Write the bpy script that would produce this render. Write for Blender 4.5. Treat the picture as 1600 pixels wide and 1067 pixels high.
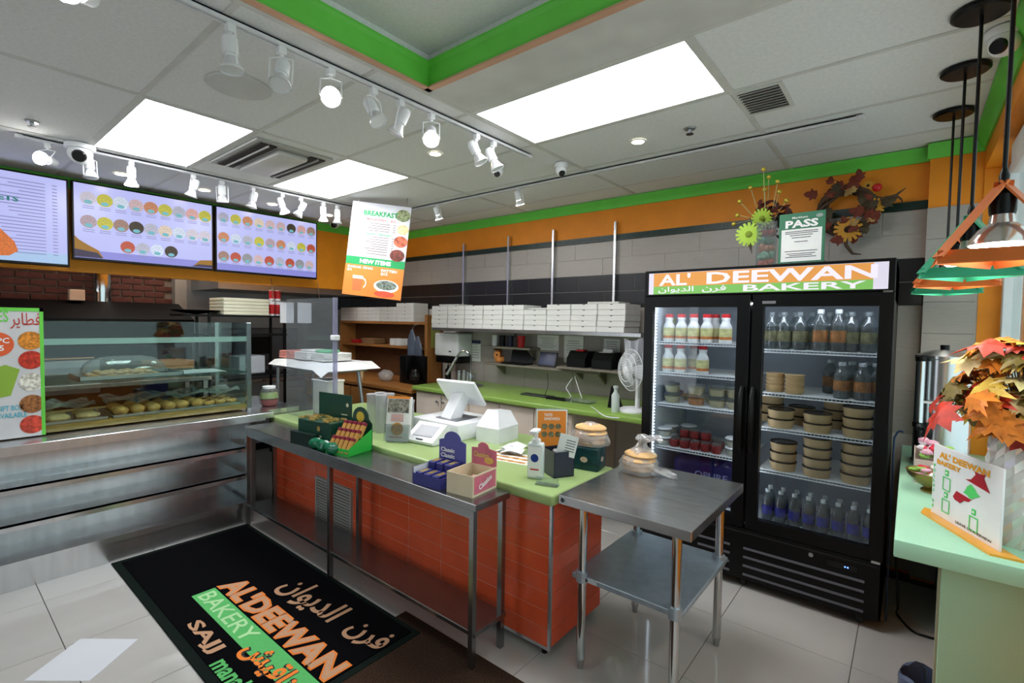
import bpy, bmesh, math, random
from mathutils import Vector, Matrix
for o in list(bpy.data.objects): bpy.data.objects.remove(o)
SC = bpy.context.scene; COL = SC.collection
rnd = random.Random(7)
PI = math.pi
# ---------------- camera ----------------
YAW, PITCH, ROLL, FPX, CAMZ = 0.6841, 0.0396, 0.0157, 763.9, 1.65
def cam_axes():
    f = Vector((-math.sin(YAW), math.cos(YAW), 0)); r = Vector((math.cos(YAW), math.sin(YAW), 0)); u = Vector((0, 0, 1))
    f2 = f*math.cos(PITCH) - u*math.sin(PITCH); u2 = u*math.cos(PITCH) + f*math.sin(PITCH)
    return r*math.cos(ROLL)+u2*math.sin(ROLL), u2*math.cos(ROLL)-r*math.sin(ROLL), f2
CR, CU, CF = cam_axes(); CAM = Vector((0, 0, CAMZ))
cd = bpy.data.cameras.new('camera'); co = bpy.data.objects.new('camera', cd); COL.objects.link(co)
cd.sensor_fit = 'HORIZONTAL'; cd.sensor_width = 36; cd.lens = 36*FPX/1600; cd.clip_start = .05; cd.clip_end = 200
mw = Matrix((CR, CU, -CF)).transposed().to_4x4(); mw.translation = CAM; co.matrix_world = mw
SC.camera = co
# ---------------- world / exposure ----------------
w = bpy.data.worlds.new('world'); SC.world = w; w.use_nodes = True
bg = w.node_tree.nodes['Background']; bg.inputs[0].default_value = (.86, .93, 1, 1); bg.inputs[1].default_value = 1.55
vs = SC.view_settings; vs.view_transform = 'Standard'; vs.look = 'None'; vs.exposure = 0.28; vs.gamma = 1; vs.use_curve_mapping = False
ORD = ('first', 'second', 'third', 'fourth', 'fifth', 'sixth', 'seventh', 'eighth', 'ninth', 'tenth', 'eleventh', 'twelfth')
PANEL_L = 13.0      # ceiling panels
SPOT_L = 30.0
# ---------------- helpers ----------------
def ray(px, py): return CR*((px-800)/FPX) - CU*((py-533.5)/FPX) + CF
def onz(px, py, z): d = ray(px, py); return CAM + d*((z-CAMZ)/d.z)
def ony(px, py, y): d = ray(px, py); return CAM + d*(y/d.y)
def onx(px, py, x): d = ray(px, py); return CAM + d*(x/d.x)
def pix(px, py, dep): return CAM + ray(px, py)*dep
def lin(c):
    c = c/255.0
    return c/12.92 if c <= .04045 else ((c+.055)/1.055)**2.4
def col(r, g, b): return (lin(r), lin(g), lin(b), 1)
MATS = {}
def mat(name, rgb, rough=.5, metal=0, emit=0, dark=1.0, noise=None, bump=None, spec=.5, trans=0, ior=1.45, coat=0, aniso=0):
    if name in MATS: return MATS[name]
    m = bpy.data.materials.new(name); m.use_nodes = True; nt = m.node_tree; b = nt.nodes['Principled BSDF']
    c = col(*rgb); ec = c; c = tuple(x*dark for x in c[:3])+(1,); b.inputs['Base Color'].default_value = c
    b.inputs['Roughness'].default_value = rough; b.inputs['Metallic'].default_value = metal
    b.inputs['Specular IOR Level'].default_value = spec; b.inputs['IOR'].default_value = ior
    b.inputs['Transmission Weight'].default_value = trans; b.inputs['Coat Weight'].default_value = coat
    b.inputs['Anisotropic'].default_value = aniso; b.inputs['Anisotropic Rotation'].default_value = .25
    if emit:
        b.inputs['Emission Color'].default_value = ec; b.inputs['Emission Strength'].default_value = emit
    tc = nt.nodes.new('ShaderNodeTexCoord')
    sc, am, st = noise if noise else (6, .06, None)
    n = nt.nodes.new('ShaderNodeTexNoise'); n.inputs['Scale'].default_value = sc; n.inputs['Detail'].default_value = 4
    if st:
        mp = nt.nodes.new('ShaderNodeMapping'); mp.inputs['Scale'].default_value = st
        nt.links.new(tc.outputs['Object'], mp.inputs[0]); nt.links.new(mp.outputs[0], n.inputs['Vector'])
    else: nt.links.new(tc.outputs['Object'], n.inputs['Vector'])
    cr = nt.nodes.new('ShaderNodeValToRGB')
    cr.color_ramp.elements[0].position = .3; cr.color_ramp.elements[1].position = .7
    cr.color_ramp.elements[0].color = tuple(x*(1-am) for x in c[:3])+(1,)
    cr.color_ramp.elements[1].color = tuple(min(1, x*(1+am)) for x in c[:3])+(1,)
    nt.links.new(n.outputs['Fac'], cr.inputs[0]); nt.links.new(cr.outputs[0], b.inputs['Base Color'])
    if bump:
        n2 = nt.nodes.new('ShaderNodeTexNoise'); n2.inputs['Scale'].default_value = bump[0]; n2.inputs['Detail'].default_value = 3
        bp = nt.nodes.new('ShaderNodeBump'); bp.inputs['Strength'].default_value = bump[1]; bp.inputs['Distance'].default_value = .01
        nt.links.new(tc.outputs['Object'], n2.inputs['Vector']); nt.links.new(n2.outputs['Fac'], bp.inputs['Height']); nt.links.new(bp.outputs[0], b.inputs['Normal'])
    MATS[name] = m; return m
def glassmat(name, tint=(235, 245, 242), refl=.06, rough=0.0, opac=0.0, ocol=(230, 235, 235)):
    if name in MATS: return MATS[name]
    m = bpy.data.materials.new(name); m.use_nodes = True; nt = m.node_tree; nt.nodes.clear()
    o = nt.nodes.new('ShaderNodeOutputMaterial'); t = nt.nodes.new('ShaderNodeBsdfTransparent'); g = nt.nodes.new('ShaderNodeBsdfGlossy')
    t.inputs[0].default_value = col(*tint); g.inputs['Roughness'].default_value = rough
    lw = nt.nodes.new('ShaderNodeLayerWeight'); lw.inputs[0].default_value = .5
    pw = nt.nodes.new('ShaderNodeMath'); pw.operation = 'POWER'; pw.inputs[1].default_value = 4.5; nt.links.new(lw.outputs['Facing'], pw.inputs[0])
    mu = nt.nodes.new('ShaderNodeMath'); mu.operation = 'MULTIPLY_ADD'; mu.use_clamp = True; mu.inputs[1].default_value = .8*(1-refl*.6); mu.inputs[2].default_value = refl*.6
    nt.links.new(pw.outputs[0], mu.inputs[0])
    mx = nt.nodes.new('ShaderNodeMixShader'); nt.links.new(mu.outputs[0], mx.inputs[0]); nt.links.new(t.outputs[0], mx.inputs[1]); nt.links.new(g.outputs[0], mx.inputs[2])
    last = mx
    if opac:
        d = nt.nodes.new('ShaderNodeBsdfDiffuse'); d.inputs[0].default_value = col(*ocol)
        m2 = nt.nodes.new('ShaderNodeMixShader'); m2.inputs[0].default_value = opac
        nt.links.new(mx.outputs[0], m2.inputs[1]); nt.links.new(d.outputs[0], m2.inputs[2]); last = m2
    nt.links.new(last.outputs[0], o.inputs[0]); MATS[name] = m; return m
class MB:
    def __init__(s, M=None): s.v = []; s.f = []; s.mi = []; s.M = M or Matrix()
    def add(s, vs, fs, mi=0, M=None):
        b = len(s.v); T = s.M @ M if M is not None else s.M
        s.v += [tuple(T @ Vector(p)) for p in vs]
        for f in fs: s.f.append([b+i for i in f]); s.mi.append(mi)
        return s
    def box(s, x0, y0, z0, x1, y1, z1, mi=0, M=None):
        vs = [(x, y, z) for z in (z0, z1) for y in (y0, y1) for x in (x0, x1)]
        return s.add(vs, [(0, 2, 3, 1), (4, 5, 7, 6), (0, 1, 5, 4), (2, 6, 7, 3), (0, 4, 6, 2), (1, 3, 7, 5)], mi, M)
    def cb(s, c, d, mi=0, M=None):
        return s.box(c[0]-d[0]/2, c[1]-d[1]/2, c[2]-d[2]/2, c[0]+d[0]/2, c[1]+d[1]/2, c[2]+d[2]/2, mi, M)
    def bev(s, x0, y0, z0, x1, y1, z1, b=.004, seg=2, mi=0, M=None):
        bm = bmesh.new(); bmesh.ops.create_cube(bm, size=1)
        for v in bm.verts: v.co = Vector(((x0+x1)/2+v.co.x*(x1-x0), (y0+y1)/2+v.co.y*(y1-y0), (z0+z1)/2+v.co.z*(z1-z0)))
        bmesh.ops.bevel(bm, geom=list(bm.edges), offset=b, segments=seg, affect='EDGES', profile=.5)
        bm.verts.index_update()
        s.add([v.co.copy() for v in bm.verts], [[v.index for v in f.verts] for f in bm.faces], mi, M); bm.free(); return s
    def cyl(s, p0, p1, r0, r1=None, n=12, mi=0, M=None, caps=True):
        p0 = Vector(p0); p1 = Vector(p1); r1 = r0 if r1 is None else r1
        a = (p1-p0).normalized(); t = Vector((1, 0, 0)) if abs(a.x) < .9 else Vector((0, 1, 0))
        u = a.cross(t).normalized(); w_ = a.cross(u)
        vs = []
        for p, r in ((p0, r0), (p1, r1)):
            for i in range(n):
                an = 2*PI*i/n; vs.append(p+u*(r*math.cos(an))+w_*(r*math.sin(an)))
        fs = [(i, (i+1) % n, n+(i+1) % n, n+i) for i in range(n)]
        if caps: fs += [tuple(range(n))[::-1], tuple(range(n, 2*n))]
        return s.add(vs, fs, mi, M)
    def lathe(s, prof, c=(0, 0, 0), n=16, mi=0, M=None):
        vs = []; fs = []; k = len(prof)
        for r, z in prof:
            for i in range(n):
                an = 2*PI*i/n; vs.append((c[0]+r*math.cos(an), c[1]+r*math.sin(an), c[2]+z))
        for j in range(k-1):
            for i in range(n):
                fs.append((j*n+i, j*n+(i+1) % n, (j+1)*n+(i+1) % n, (j+1)*n+i))
        if prof[0][0] > 1e-5: fs.append(tuple(range(n))[::-1])
        if prof[-1][0] > 1e-5: fs.append(tuple(range((k-1)*n, k*n)))
        return s.add(vs, fs, mi, M)
    def shell(s, prof, c=(0, 0, 0), n=16, mi=0, M=None):      # open lathe without caps
        vs = []; fs = []; k = len(prof)
        for r, z in prof:
            for i in range(n):
                an = 2*PI*i/n; vs.append((c[0]+r*math.cos(an), c[1]+r*math.sin(an), c[2]+z))
        for j in range(k-1):
            for i in range(n): fs.append((j*n+i, j*n+(i+1) % n, (j+1)*n+(i+1) % n, (j+1)*n+i))
        return s.add(vs, fs, mi, M)
    def prism(s, poly, z0, z1, mi=0, M=None):
        n = len(poly); vs = [(x, y, z0) for x, y in poly]+[(x, y, z1) for x, y in poly]
        fs = [tuple(range(n))[::-1], tuple(range(n, 2*n))]+[(i, (i+1) % n, n+(i+1) % n, n+i) for i in range(n)]
        return s.add(vs, fs, mi, M)
    def flat(s, poly, z=0, mi=0, M=None): return s.add([(x, y, z) for x, y in poly], [tuple(range(len(poly)))], mi, M)
    def disc(s, cx, cy, rx, ry=None, z=0, n=14, mi=0, M=None):
        ry = ry or rx
        return s.flat([(cx+rx*math.cos(2*PI*i/n), cy+ry*math.sin(2*PI*i/n)) for i in range(n)], z, mi, M)
    def rect(s, x0, y0, x1, y1, z=0, mi=0, M=None): return s.flat([(x0, y0), (x1, y0), (x1, y1), (x0, y1)], z, mi, M)
    def tube(s, pts, r, n=6, mi=0, M=None, caps=True):
        pts = [Vector(p) for p in pts]; vs = []; fs = []; k = len(pts); up = None
        for i, p in enumerate(pts):
            a = (pts[min(i+1, k-1)]-pts[max(i-1, 0)]).normalized()
            t = up if up is not None and abs(up.dot(a)) < .95 else (Vector((0, 0, 1)) if abs(a.z) < .9 else Vector((1, 0, 0)))
            u = (t-a*t.dot(a)).normalized(); up = u; w_ = a.cross(u); rr = r[i] if isinstance(r, (list, tuple)) else r
            for j in range(n):
                an = 2*PI*j/n; vs.append(p+u*(rr*math.cos(an))+w_*(rr*math.sin(an)))
        for i in range(k-1):
            for j in range(n): fs.append((i*n+j, i*n+(j+1) % n, (i+1)*n+(j+1) % n, (i+1)*n+j))
        if caps: fs += [tuple(range(n))[::-1], tuple(range((k-1)*n, k*n))]
        return s.add(vs, fs, mi, M)
    def sph(s, c, r, nu=12, nv=8, mi=0, M=None, jit=0):
        r = (r, r, r) if not isinstance(r, (tuple, list)) else r
        vs = [(c[0], c[1], c[2]-r[2])]; fs = []
        for j in range(1, nv):
            ph = -PI/2+PI*j/nv
            for i in range(nu):
                th = 2*PI*i/nu; k = 1+(rnd.uniform(-jit, jit) if jit else 0)
                vs.append((c[0]+r[0]*k*math.cos(ph)*math.cos(th), c[1]+r[1]*k*math.cos(ph)*math.sin(th), c[2]+r[2]*k*math.sin(ph)))
        vs.append((c[0], c[1], c[2]+r[2])); L = len(vs)-1
        for i in range(nu):
            fs.append((0, 1+(i+1) % nu, 1+i)); fs.append((L, 1+(nv-2)*nu+i, 1+(nv-2)*nu+(i+1) % nu))
        for j in range(nv-2):
            for i in range(nu): fs.append((1+j*nu+i, 1+j*nu+(i+1) % nu, 1+(j+1)*nu+(i+1) % nu, 1+(j+1)*nu+i))
        return s.add(vs, fs, mi, M)
    def mesh(s, name, mats, smooth=35):
        me = bpy.data.meshes.new(name); me.from_pydata([tuple(v) for v in s.v], [], s.f)
        for m in (mats if isinstance(mats, (list, tuple)) else [mats]): me.materials.append(m)
        me.polygons.foreach_set('material_index', s.mi)
        if smooth:
            me.polygons.foreach_set('use_smooth', [True]*len(s.f)); me.set_sharp_from_angle(angle=math.radians(smooth))
        me.update(); return me
    def build(s, name, mats, parent=None, loc=(0, 0, 0), rz=0, smooth=35):
        return link(name, s.mesh(name, mats, smooth), parent, loc, rz)
def link(name, data, parent=None, loc=(0, 0, 0), rz=0):
    o = bpy.data.objects.new(name, data); COL.objects.link(o); o.location = loc; o.rotation_euler = (0, 0, rz)
    if parent is not None: o.parent = parent
    return o
def tag(o, label=None, cat=None, group=None, kind=None):
    for k, v in (('label', label), ('category', cat), ('group', group), ('kind', kind)):
        if v: o[k] = v
    return o
def thing(name, label, cat, loc=(0, 0, 0), rz=0, group=None):
    return tag(link(name, None, None, loc, rz), label, cat, group)
def struct(o): o['kind'] = 'structure'; return o
def dup(root, loc, rz=None, label=None):
    def cp(o, par):
        c = o.copy(); COL.objects.link(c); c.parent = par
        for ch in o.children: cp(ch, c)
        return c
    r = cp(root, None); r.location = loc
    if rz is not None: r.rotation_euler = (0, 0, rz)
    if label: r['label'] = label
    return r
def frame(o, x, y):      # matrix: local x/y axes of a flat print, z = its normal
    x = Vector(x).normalized(); z = x.cross(Vector(y)).normalized(); y = z.cross(x)
    m = Matrix((x, y, z)).transposed().to_4x4(); m.translation = Vector(o); return m
XF = lambda o: frame(o, (1, 0, 0), (0, 0, 1))      # faces -y
XL = lambda o: frame(o, (0, 1, 0), (0, 0, 1))      # faces +x
def txt_mesh(s, ext=.0006, bold=0):
    cu = bpy.data.curves.new('lettering', 'FONT'); cu.body = s; cu.extrude = 0; cu.offset = bold; cu.resolution_u = 2
    o = bpy.data.objects.new('t', cu); COL.objects.link(o); bpy.context.view_layer.update()
    me = bpy.data.meshes.new_from_object(o.evaluated_get(bpy.context.evaluated_depsgraph_get()))
    bpy.data.objects.remove(o); return me
def txt(s, M, w, h, m, parent=None, name='lettering', z=.0008, bold=.012, align='c', keep=False):
    me = txt_mesh(s, bold=bold); me.name = name
    xs = [v.co.x for v in me.vertices]; ys = [v.co.y for v in me.vertices]
    if not xs: return None
    x0, x1, y0, y1 = min(xs), max(xs), min(ys), max(ys); sy = h/(y1-y0); sx = w/(x1-x0)
    if keep: sx = sy = min(sx, sy)
    cx = {'c': (x0+x1)/2, 'l': x0, 'r': x1}[align]; cy = (y0+y1)/2
    for v in me.vertices: v.co = M @ Vector(((v.co.x-cx)*sx, (v.co.y-cy)*sy, z))
    me.materials.clear(); me.materials.append(m); me.update()
    return link(name, me, parent)
def vis(s): return ''.join(reversed([chr(int(c, 16)) if c != '_' else ' ' for c in s.split()]))
AR_FURN = vis('FED3 FEAE FEE5'); AR_DIWAN = vis('FE8D FEDF FEAA FEF3 FEEE FE8D FEE5')
AR_MAN = vis('FEE3 FEE8 FE8E FED7 FEF4 FEB6'); AR_FAT = vis('FED3 FEC4 FE8E FEF3 FEAE')
# ---------------- materials ----------------
steel = mat('brushed_steel', (204, 205, 208), .24, .95, noise=(5, .07, (1, 5, .3)), aniso=.75)
steel_h = mat('brushed_steel_top', (172, 171, 172), .25, .92, noise=(6, .14, (1, 4, 1)))
steel_d = mat('dull_steel', (168, 172, 176), .4, .85)
chrome = mat('chrome', (205, 208, 210), .1, 1)
galv = mat('galvanised_steel', (176, 190, 202), .42, .72, noise=(25, .08, None))
black = mat('black_plastic', (9, 9, 10), .36, spec=.28)
blackm = mat('black_matte', (16, 16, 17), .7)
white = mat('white_plastic', (232, 233, 235), .4)
whitep = mat('white_paper', (238, 238, 236), .7)
orange = mat('orange_paint', (234, 140, 24), .55, bump=(120, .05))
green_t = mat('green_trim_paint', (104, 206, 72), .45)
ceilm = mat('ceiling_tile', (226, 226, 226), .9, noise=(60, .05, None), bump=(220, .25))
ceilw = mat('ceiling_white', (228, 227, 224), .8)
gridm = mat('ceiling_grid_white', (205, 203, 199), .6)
floor_m = mat('polished_porcelain', (180, 177, 173), .08, noise=(2.2, .05, None), coat=.3)
grout = mat('dark_grout', (70, 68, 66), .9)
groutl = mat('light_grout', (196, 190, 182), .9)
beige_t = mat('beige_wall_tile', (166, 158, 151), .35, noise=(14, .05, (1, 1, 10)))
black_t = mat('black_wall_tile', (28, 27, 30), .3)
band_m = mat('dark_green_border', (20, 46, 38), .35)
otile = mat('orange_ceramic_tile', (222, 90, 54), .2, noise=(5, .1, None))
lam = mat('lime_laminate', (136, 168, 80), .3, noise=(300, .06, None))
lam_f = mat('pale_lime_laminate', (160, 184, 120), .28, noise=(300, .06, None))
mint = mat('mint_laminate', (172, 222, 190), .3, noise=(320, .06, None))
wood = mat('oak_wood', (164, 110, 56), .5, noise=(9, .22, (1, 8, 8)))
wood_d = mat('dark_oak', (92, 58, 32), .5, noise=(9, .25, (1, 8, 8)))
cream = mat('cream_laminate', (214, 200, 186), .45)
glass = glassmat('clear_glass')
glass_f = glassmat('fridge_glass', (232, 236, 238), .07)
plexi = glassmat('plexiglass', (232, 236, 240), .07, opac=.06)
clear_p = glassmat('clear_plastic', (236, 240, 240), .1, .05, opac=.07)
water_p = glassmat('water_bottle_plastic', (205, 218, 220), .14, .05, opac=.08)
bag_p = glassmat('plastic_bag', (240, 240, 242), .14, .14, opac=.24, ocol=(240, 238, 236))
panel_e = mat('light_panel', (250, 252, 255), .5, emit=PANEL_L)
lamp_e = mat('lamp_face', (255, 253, 246), .5, emit=SPOT_L)
down_e = mat('downlight_face', (255, 246, 226), .5, emit=9)
red = mat('red_plastic', (196, 30, 34), .4)
ink = mat('dark_ink', (50, 56, 60), .7)
inkg = mat('green_ink', (28, 150, 84), .6)
inko = mat('orange_ink', (236, 140, 50), .6)
inkr = mat('red_ink', (190, 60, 50), .6)
inkw = mat('white_ink', (245, 245, 245), .6)
# ================= structure =================
ZC = 2.82; WY = 4.2; HX = -5.65; RX = .31
fl = struct(MB().box(-7.3, -2.6, -.1, .9, 4.4, -.004).build('floor', grout))
tile = MB().bev(-.3025, -.2995, -.02, .3025, .2995, 0, .0015, 1).mesh('floor_tile', floor_m, 20)
gx = [-.165-.608*k for k in range(-1, 7)]; gy = [.445+.602*k for k in range(-3, 7)]
for x in gx:
    for y in gy: link('floor_tile', tile, fl, (x-.304+0, y-.301, 0))
# ceiling with lay-in tiles
ce = struct(MB().box(-7.3, -2.6, ZC+.03, -1.96, 4.3, ZC+.12).box(-1.96, 1.70, ZC+.03, .9, 4.3, ZC+.12).build('ceiling', ceilm))
cx = [-.74-1.235*k for k in range(-1, 5)]; cy = [2.01+.61*k for k in range(-7, 4)]
PANELS = {(0, 2.01), (2, .79), (2, 2.01)}
ct = MB().box(-.605, -.293, 0, .605, .293, .02).mesh('ceiling_tile', ceilm, 0)
for i in range(len(cx)-1):
    for y in cy:
        xc = cx[i]-.6175
        if cx[i] > -1.9 and y < 1.9: continue
        if (i-1, round(y, 2)) in PANELS: continue
        if i == 0:
            link('ceiling_tile', MB().box(cx[1]+.012, -.293, 0, RX, .293, .02).mesh('ceiling_tile', ceilm, 0), ce, (0, y+.305, ZC+.003)); continue
        if i == 4:
            link('ceiling_tile', MB().box(HX, -.293, 0, cx[4]-.012, .293, .02).mesh('ceiling_tile', ceilm, 0), ce, (0, y+.305, ZC+.003)); continue
        link('ceiling_tile', ct, ce, (xc, y+.305, ZC+.003))
g = MB()
for x in cx[1:]:
    g.box(x-.014, 2.01 if x > -1.9 else -2.3, ZC-.002, x+.014, WY, ZC+.004)
for y in cy:
    g.box(HX, y-.012, ZC-.001, RX if y > 1.9 else -1.96, y+.012, ZC+.005)
g.box(-1.962, -2.3, ZC, -1.93, 1.66, ZC+.006).box(-1.96, 1.665, ZC, RX, 2.0, ZC+.006)
g.build('ceiling_grid', gridm, ce, smooth=0)
# raised coffer with green moulding
cof = struct(MB().box(-1.99, -2.6, 3.0, .9, 1.73, 3.08).box(-1.98, -2.6, ZC+.004, -1.955, 1.70, 3.01).box(-1.98, 1.69, ZC+.004, .9, 1.715, 3.01).build('ceiling_coffer', ceilm))
prof = [(0, 0), (.008, 0), (.008, .02), (.016, .04), (.022, .10), (.034, .118), (.034, .128), (0, .128)]
def mould(prof, M, L, mi=0, mb=None):
    mb = mb or MB(); n = len(prof)
    vs = [(0, a, b) for a, b in prof]+[(L, a, b) for a, b in prof]
    mb.add(vs, [tuple(range(n)), tuple(range(n, 2*n))[::-1]]+[(i, n+i, n+(i+1) % n, (i+1) % n) for i in range(n)], mi, M); return mb
mm = mould(prof, frame((-1.955, 1.692, ZC+.004), (0, -1, 0), (1, 0, 0)), 4.2)
mould(prof, frame((.65, 1.69, ZC+.004), (-1, 0, 0), (0, -1, 0)), 2.605, mb=mm)
struct(mm.build('trim_1', green_t, smooth=25))
struct(MB().box(-1.956, -2.5, ZC-.003, -1.926, 1.695, ZC+.006).box(-1.956, 1.660, ZC-.003, RX, 1.695, ZC+.006).build('trim_2', mat('peach_edge', (206, 158, 130), .7)))
# back wall
wb = struct(MB().box(-7.3, WY, 0, .9, WY+.12, 2.95).build('wall_back', orange))
def tiles(parent, x0, x1, zt, zb, m, off, y=WY, L=.61, nm='wall_tile'):
    x = x1-off
    while x > x0-L:
        a, b = max(x, x0), min(x+L, x1)
        if b-a > .01: MB().bev(a+.0015, y-.010, zb+.0015, b-.0015, y+.002, zt-.0015, .0012, 1).build(nm, m, parent, smooth=20)
        x -= L
MB().box(-6.95, WY-.006, .02, .06, WY, 2.43).build('tile_grout', groutl, wb)
h = .1575
for k in range(2): tiles(wb, -6.95, .06, 2.43-k*h, 2.43-(k+1)*h, beige_t, .24+(.3 if k else 0))
for k in range(2): tiles(wb, -6.95, .06, 2.115-k*h, 2.115-(k+1)*h, black_t, .24+(.305 if k else 0)-.03)
for k in range(3): tiles(wb, -4.3, .06, 1.80-k*.285, 1.80-(k+1)*.285, beige_t, .24+(.3 if k % 2 else 0))
b_ = MB().box(-5.6, WY-.018, 2.432, .055, WY, 2.486)
for k in range(180): b_.box(-5.58+k*.0315, WY-.021, 2.447, -5.558+k*.0315, WY-.016, 2.471)
b_.build('border_strip', band_m, wb)
crown = [(0, 0), (.012, 0), (.016, .02), (.03, .045), (.05, .07), (.055, .085), (0, .085)]
struct(mould(crown, frame((.06, WY, ZC-.087), (-1, 0, 0), (0, -1, 0)), 5.68).build('trim_3', green_t, smooth=25))
# pilaster at the right end of the back wall
PY = 4.13
pil = struct(MB().box(.055, PY, 0, RX+.02, WY, ZC).build('wall_pilaster', orange))
MB().box(.052, PY-.004, .02, RX, PY, 2.42).build('tile_grout', groutl, pil)
for k in range(9): MB().bev(.052, PY-.012, 2.42-(k+1)*.2+.001, RX-.01, PY, 2.42-k*.2-.001, .001, 1).build('wall_tile', beige_t, pil, smooth=20)
struct(mould(crown, frame((.32, PY, ZC-.09), (-1, 0, 0), (0, -1, 0)), .28).build('trim_4', green_t, smooth=25))
# right wall : bulkhead over the shop window
SZ = 2.62
wr = struct(MB().box(RX, -2.6, SZ, .75, 4.3, 2.95).box(RX, -2.6, 0, .75, -2.3, SZ).box(RX, PY-.012, 0, .42, 4.3, SZ).box(.33, -2.3, 0, .75, PY, .45).box(.42, .6, 0, .75, PY, .82).build('wall_right', orange))
struct(mould(crown, frame((RX, -2.6, ZC-.087), (0, 1, 0), (-1, 0, 0)), 6.74).build('trim_5', green_t, smooth=25))
wf = struct(MB().bev(.41, 4.06, .88, .49, 4.14, SZ, .004, 1).box(.42, -2.3, SZ-.06, .49, 4.1, SZ).box(.42, .6, .84, .49, 4.1, .92).box(.42, -2.3, .45, .49, .6, .53)
     .box(.42, 2.4, .88, .49, 2.46, SZ).box(.42, .6, .45, .49, .72, SZ).box(.42, -.95, .5, .49, -.75, SZ).build('window_1', mat('white_window_frame', (226, 228, 230), .4)))
MB().box(.452, .72, .92, .458, 2.4, SZ-.06).build('pane', glass, wf); MB().box(.452, -.75, .53, .458, .6, SZ-.06).build('pane', glass, wf); MB().box(.452, -2.3, .53, .458, -.95, SZ-.06).build('pane', glass, wf); MB().box(.452, 2.46, .92, .458, 4.06, SZ-.06).build('pane', glass, wf)
MB().bev(.36, .7, 2.44, .44, 3.55, 2.6, .02, 2).build('roller_blind', white, wf)
# header over the kitchen pass, its post, and the shell behind the camera
wh = struct(MB().box(HX-.1, -2.6, 2.03, HX, WY, ZC+.03).box(HX-.1, .18, 0, HX, .325, 2.04).build('wall_header', mat('bright_orange_paint', (246, 154, 30), .55, bump=(120, .05))))
struct(mould(crown, frame((HX, WY, ZC-.087), (0, -1, 0), (1, 0, 0)), 6.6).build('trim_6', green_t, smooth=25))
rear = struct(MB().box(-7.3, -2.6, 0, .75, -2.5, .35).box(-7.3, -2.6, 2.6, .75, -2.5, 3.1).box(-7.3, -2.6, 0, -5.6, -2.5, 3).box(-3.0, -2.6, 0, .75, -2.5, 3)
  .build('wall_rear', mat('rear_wall_paint', (120, 116, 110), .8)))
for k, x in enumerate((-5.6, -4.3, -3.02)): struct(MB().box(x, -2.58, .3, x+.07, -2.5, 2.65).build('window_%d_mullion' % (k+2), mat('mullion_grey', (60, 62, 66), .4, .6)))
# kitchen shell
KX = -6.98
wk = struct(MB().box(-7.3, -2.6, 0, KX-.02, WY, 2.95).build('wall_left', mat('mortar', (138, 126, 116), .95)))
bm_ = mat('dark_red_brick', (92, 52, 44), .85, noise=(18, .25, None), bump=(60, .3))
br = MB().bev(-.015, -.098, -.029, .015, .098, .029, .003, 1).mesh('brick', bm_, 20)
for r in range(11):
    for k in range(9):
        yy = .12+k*.213+(.106 if r % 2 else 0)
        if yy < 1.98: link('brick', br, wk, (KX-.008, yy, 1.62+r*.072))
struct(MB().box(KX-.02, 2.0, 0, KX+.12, 2.12, 2.9).build('wall_kitchen_column', mat('grey_column', (150, 146, 138), .6)))
struct(MB().box(KX-.02, 2.12, 0, KX+.02, WY, 2.9).build('wall_kitchen_panel', steel_d))

MB().box(-.28, -.98, -.034, .28, .98, -.031).build('added_kitchen_fill', mat('added_fill_glow', (255, 252, 244), .5, emit=4), ce, (-6.3, 2.0, ZC+.03))  # unseen glowing panel, added behind the header to brighten the kitchen
# ================= ceiling fixtures =================
for (i, y), lb in zip(((1, 2.01), (3, .79), (3, 2.01)), ('long lit ceiling panel beside the green moulding, nearest the air vent', 'lit ceiling panel beside the round speaker grille', 'lit ceiling panel beside the hanging breakfast menu')):
    t = thing('ceiling_light_panel', lb, 'ceiling light', (cx[i]-.6175, y+.305, ZC), 0, 'lit ceiling panels')
    MB().box(-.605, -.293, -.001, .605, -.277, .012).box(-.605, .277, -.001, .605, .293, .012).box(-.605, -.277, -.001, -.588, .277, .012).box(.588, -.277, -.001, .605, .277, .012).build('frame', gridm, t)
    MB().box(-.588, -.277, .003, .588, .277, .010).build('diffuser', panel_e, t)
# ceiling cassette diffuser between the light panels
t = thing('air_conditioner_diffuser', 'grey metal air diffuser with open slots beside lit ceiling panels', 'air diffuser', (-3.72, 1.70, ZC))
MB().bev(-.40, -.27, -.012, .40, .27, .004, .004, 1).build('frame', mat('diffuser_grey', (176, 174, 170), .45), t)
MB().box(-.36, -.23, -.020, .36, -.12, -.011).box(-.36, .12, -.020, .36, .23, -.011).build('slot', mat('slot_dark', (48, 42, 38), .8), t)
MB().bev(-.31, -.10, -.05, .33, .12, -.010, .02, 2).build('core_plate', mat('diffuser_core', (196, 194, 190), .4), t)
MB().box(-.36, -.18, -.03, .36, -.17, -.012).box(-.36, .17, -.03, .36, .18, -.012).build('vane', mat('diffuser_grey', (176, 174, 170)), t)
t = thing('air_vent', 'grey louvred ceiling air vent beside the long light panel', 'vent', (-.635, 2.81, ZC))
MB().box(-.115, -.165, -.004, .115, -.145, .004).box(-.115, .145, -.004, .115, .165, .004).box(-.115, -.145, -.004, -.095, .145, .004).box(.095, -.145, -.004, .115, .145, .004).build('frame', gridm, t)
MB().box(-.095, -.145, .0, .095, .145, .004).build('backing', mat('vent_dark', (104, 100, 96), .9), t)
for k in range(9):
    M = Matrix.Translation((0, -.13+k*.0325, -.002)) @ Matrix.Rotation(.7, 4, 'X')
    MB().box(-.095, -.013, -.001, .095, .013, .001, M=M).build('louvre', mat('vent_louvre', (190, 187, 182), .5), t)
p = onz(374, 135, ZC)
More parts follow.
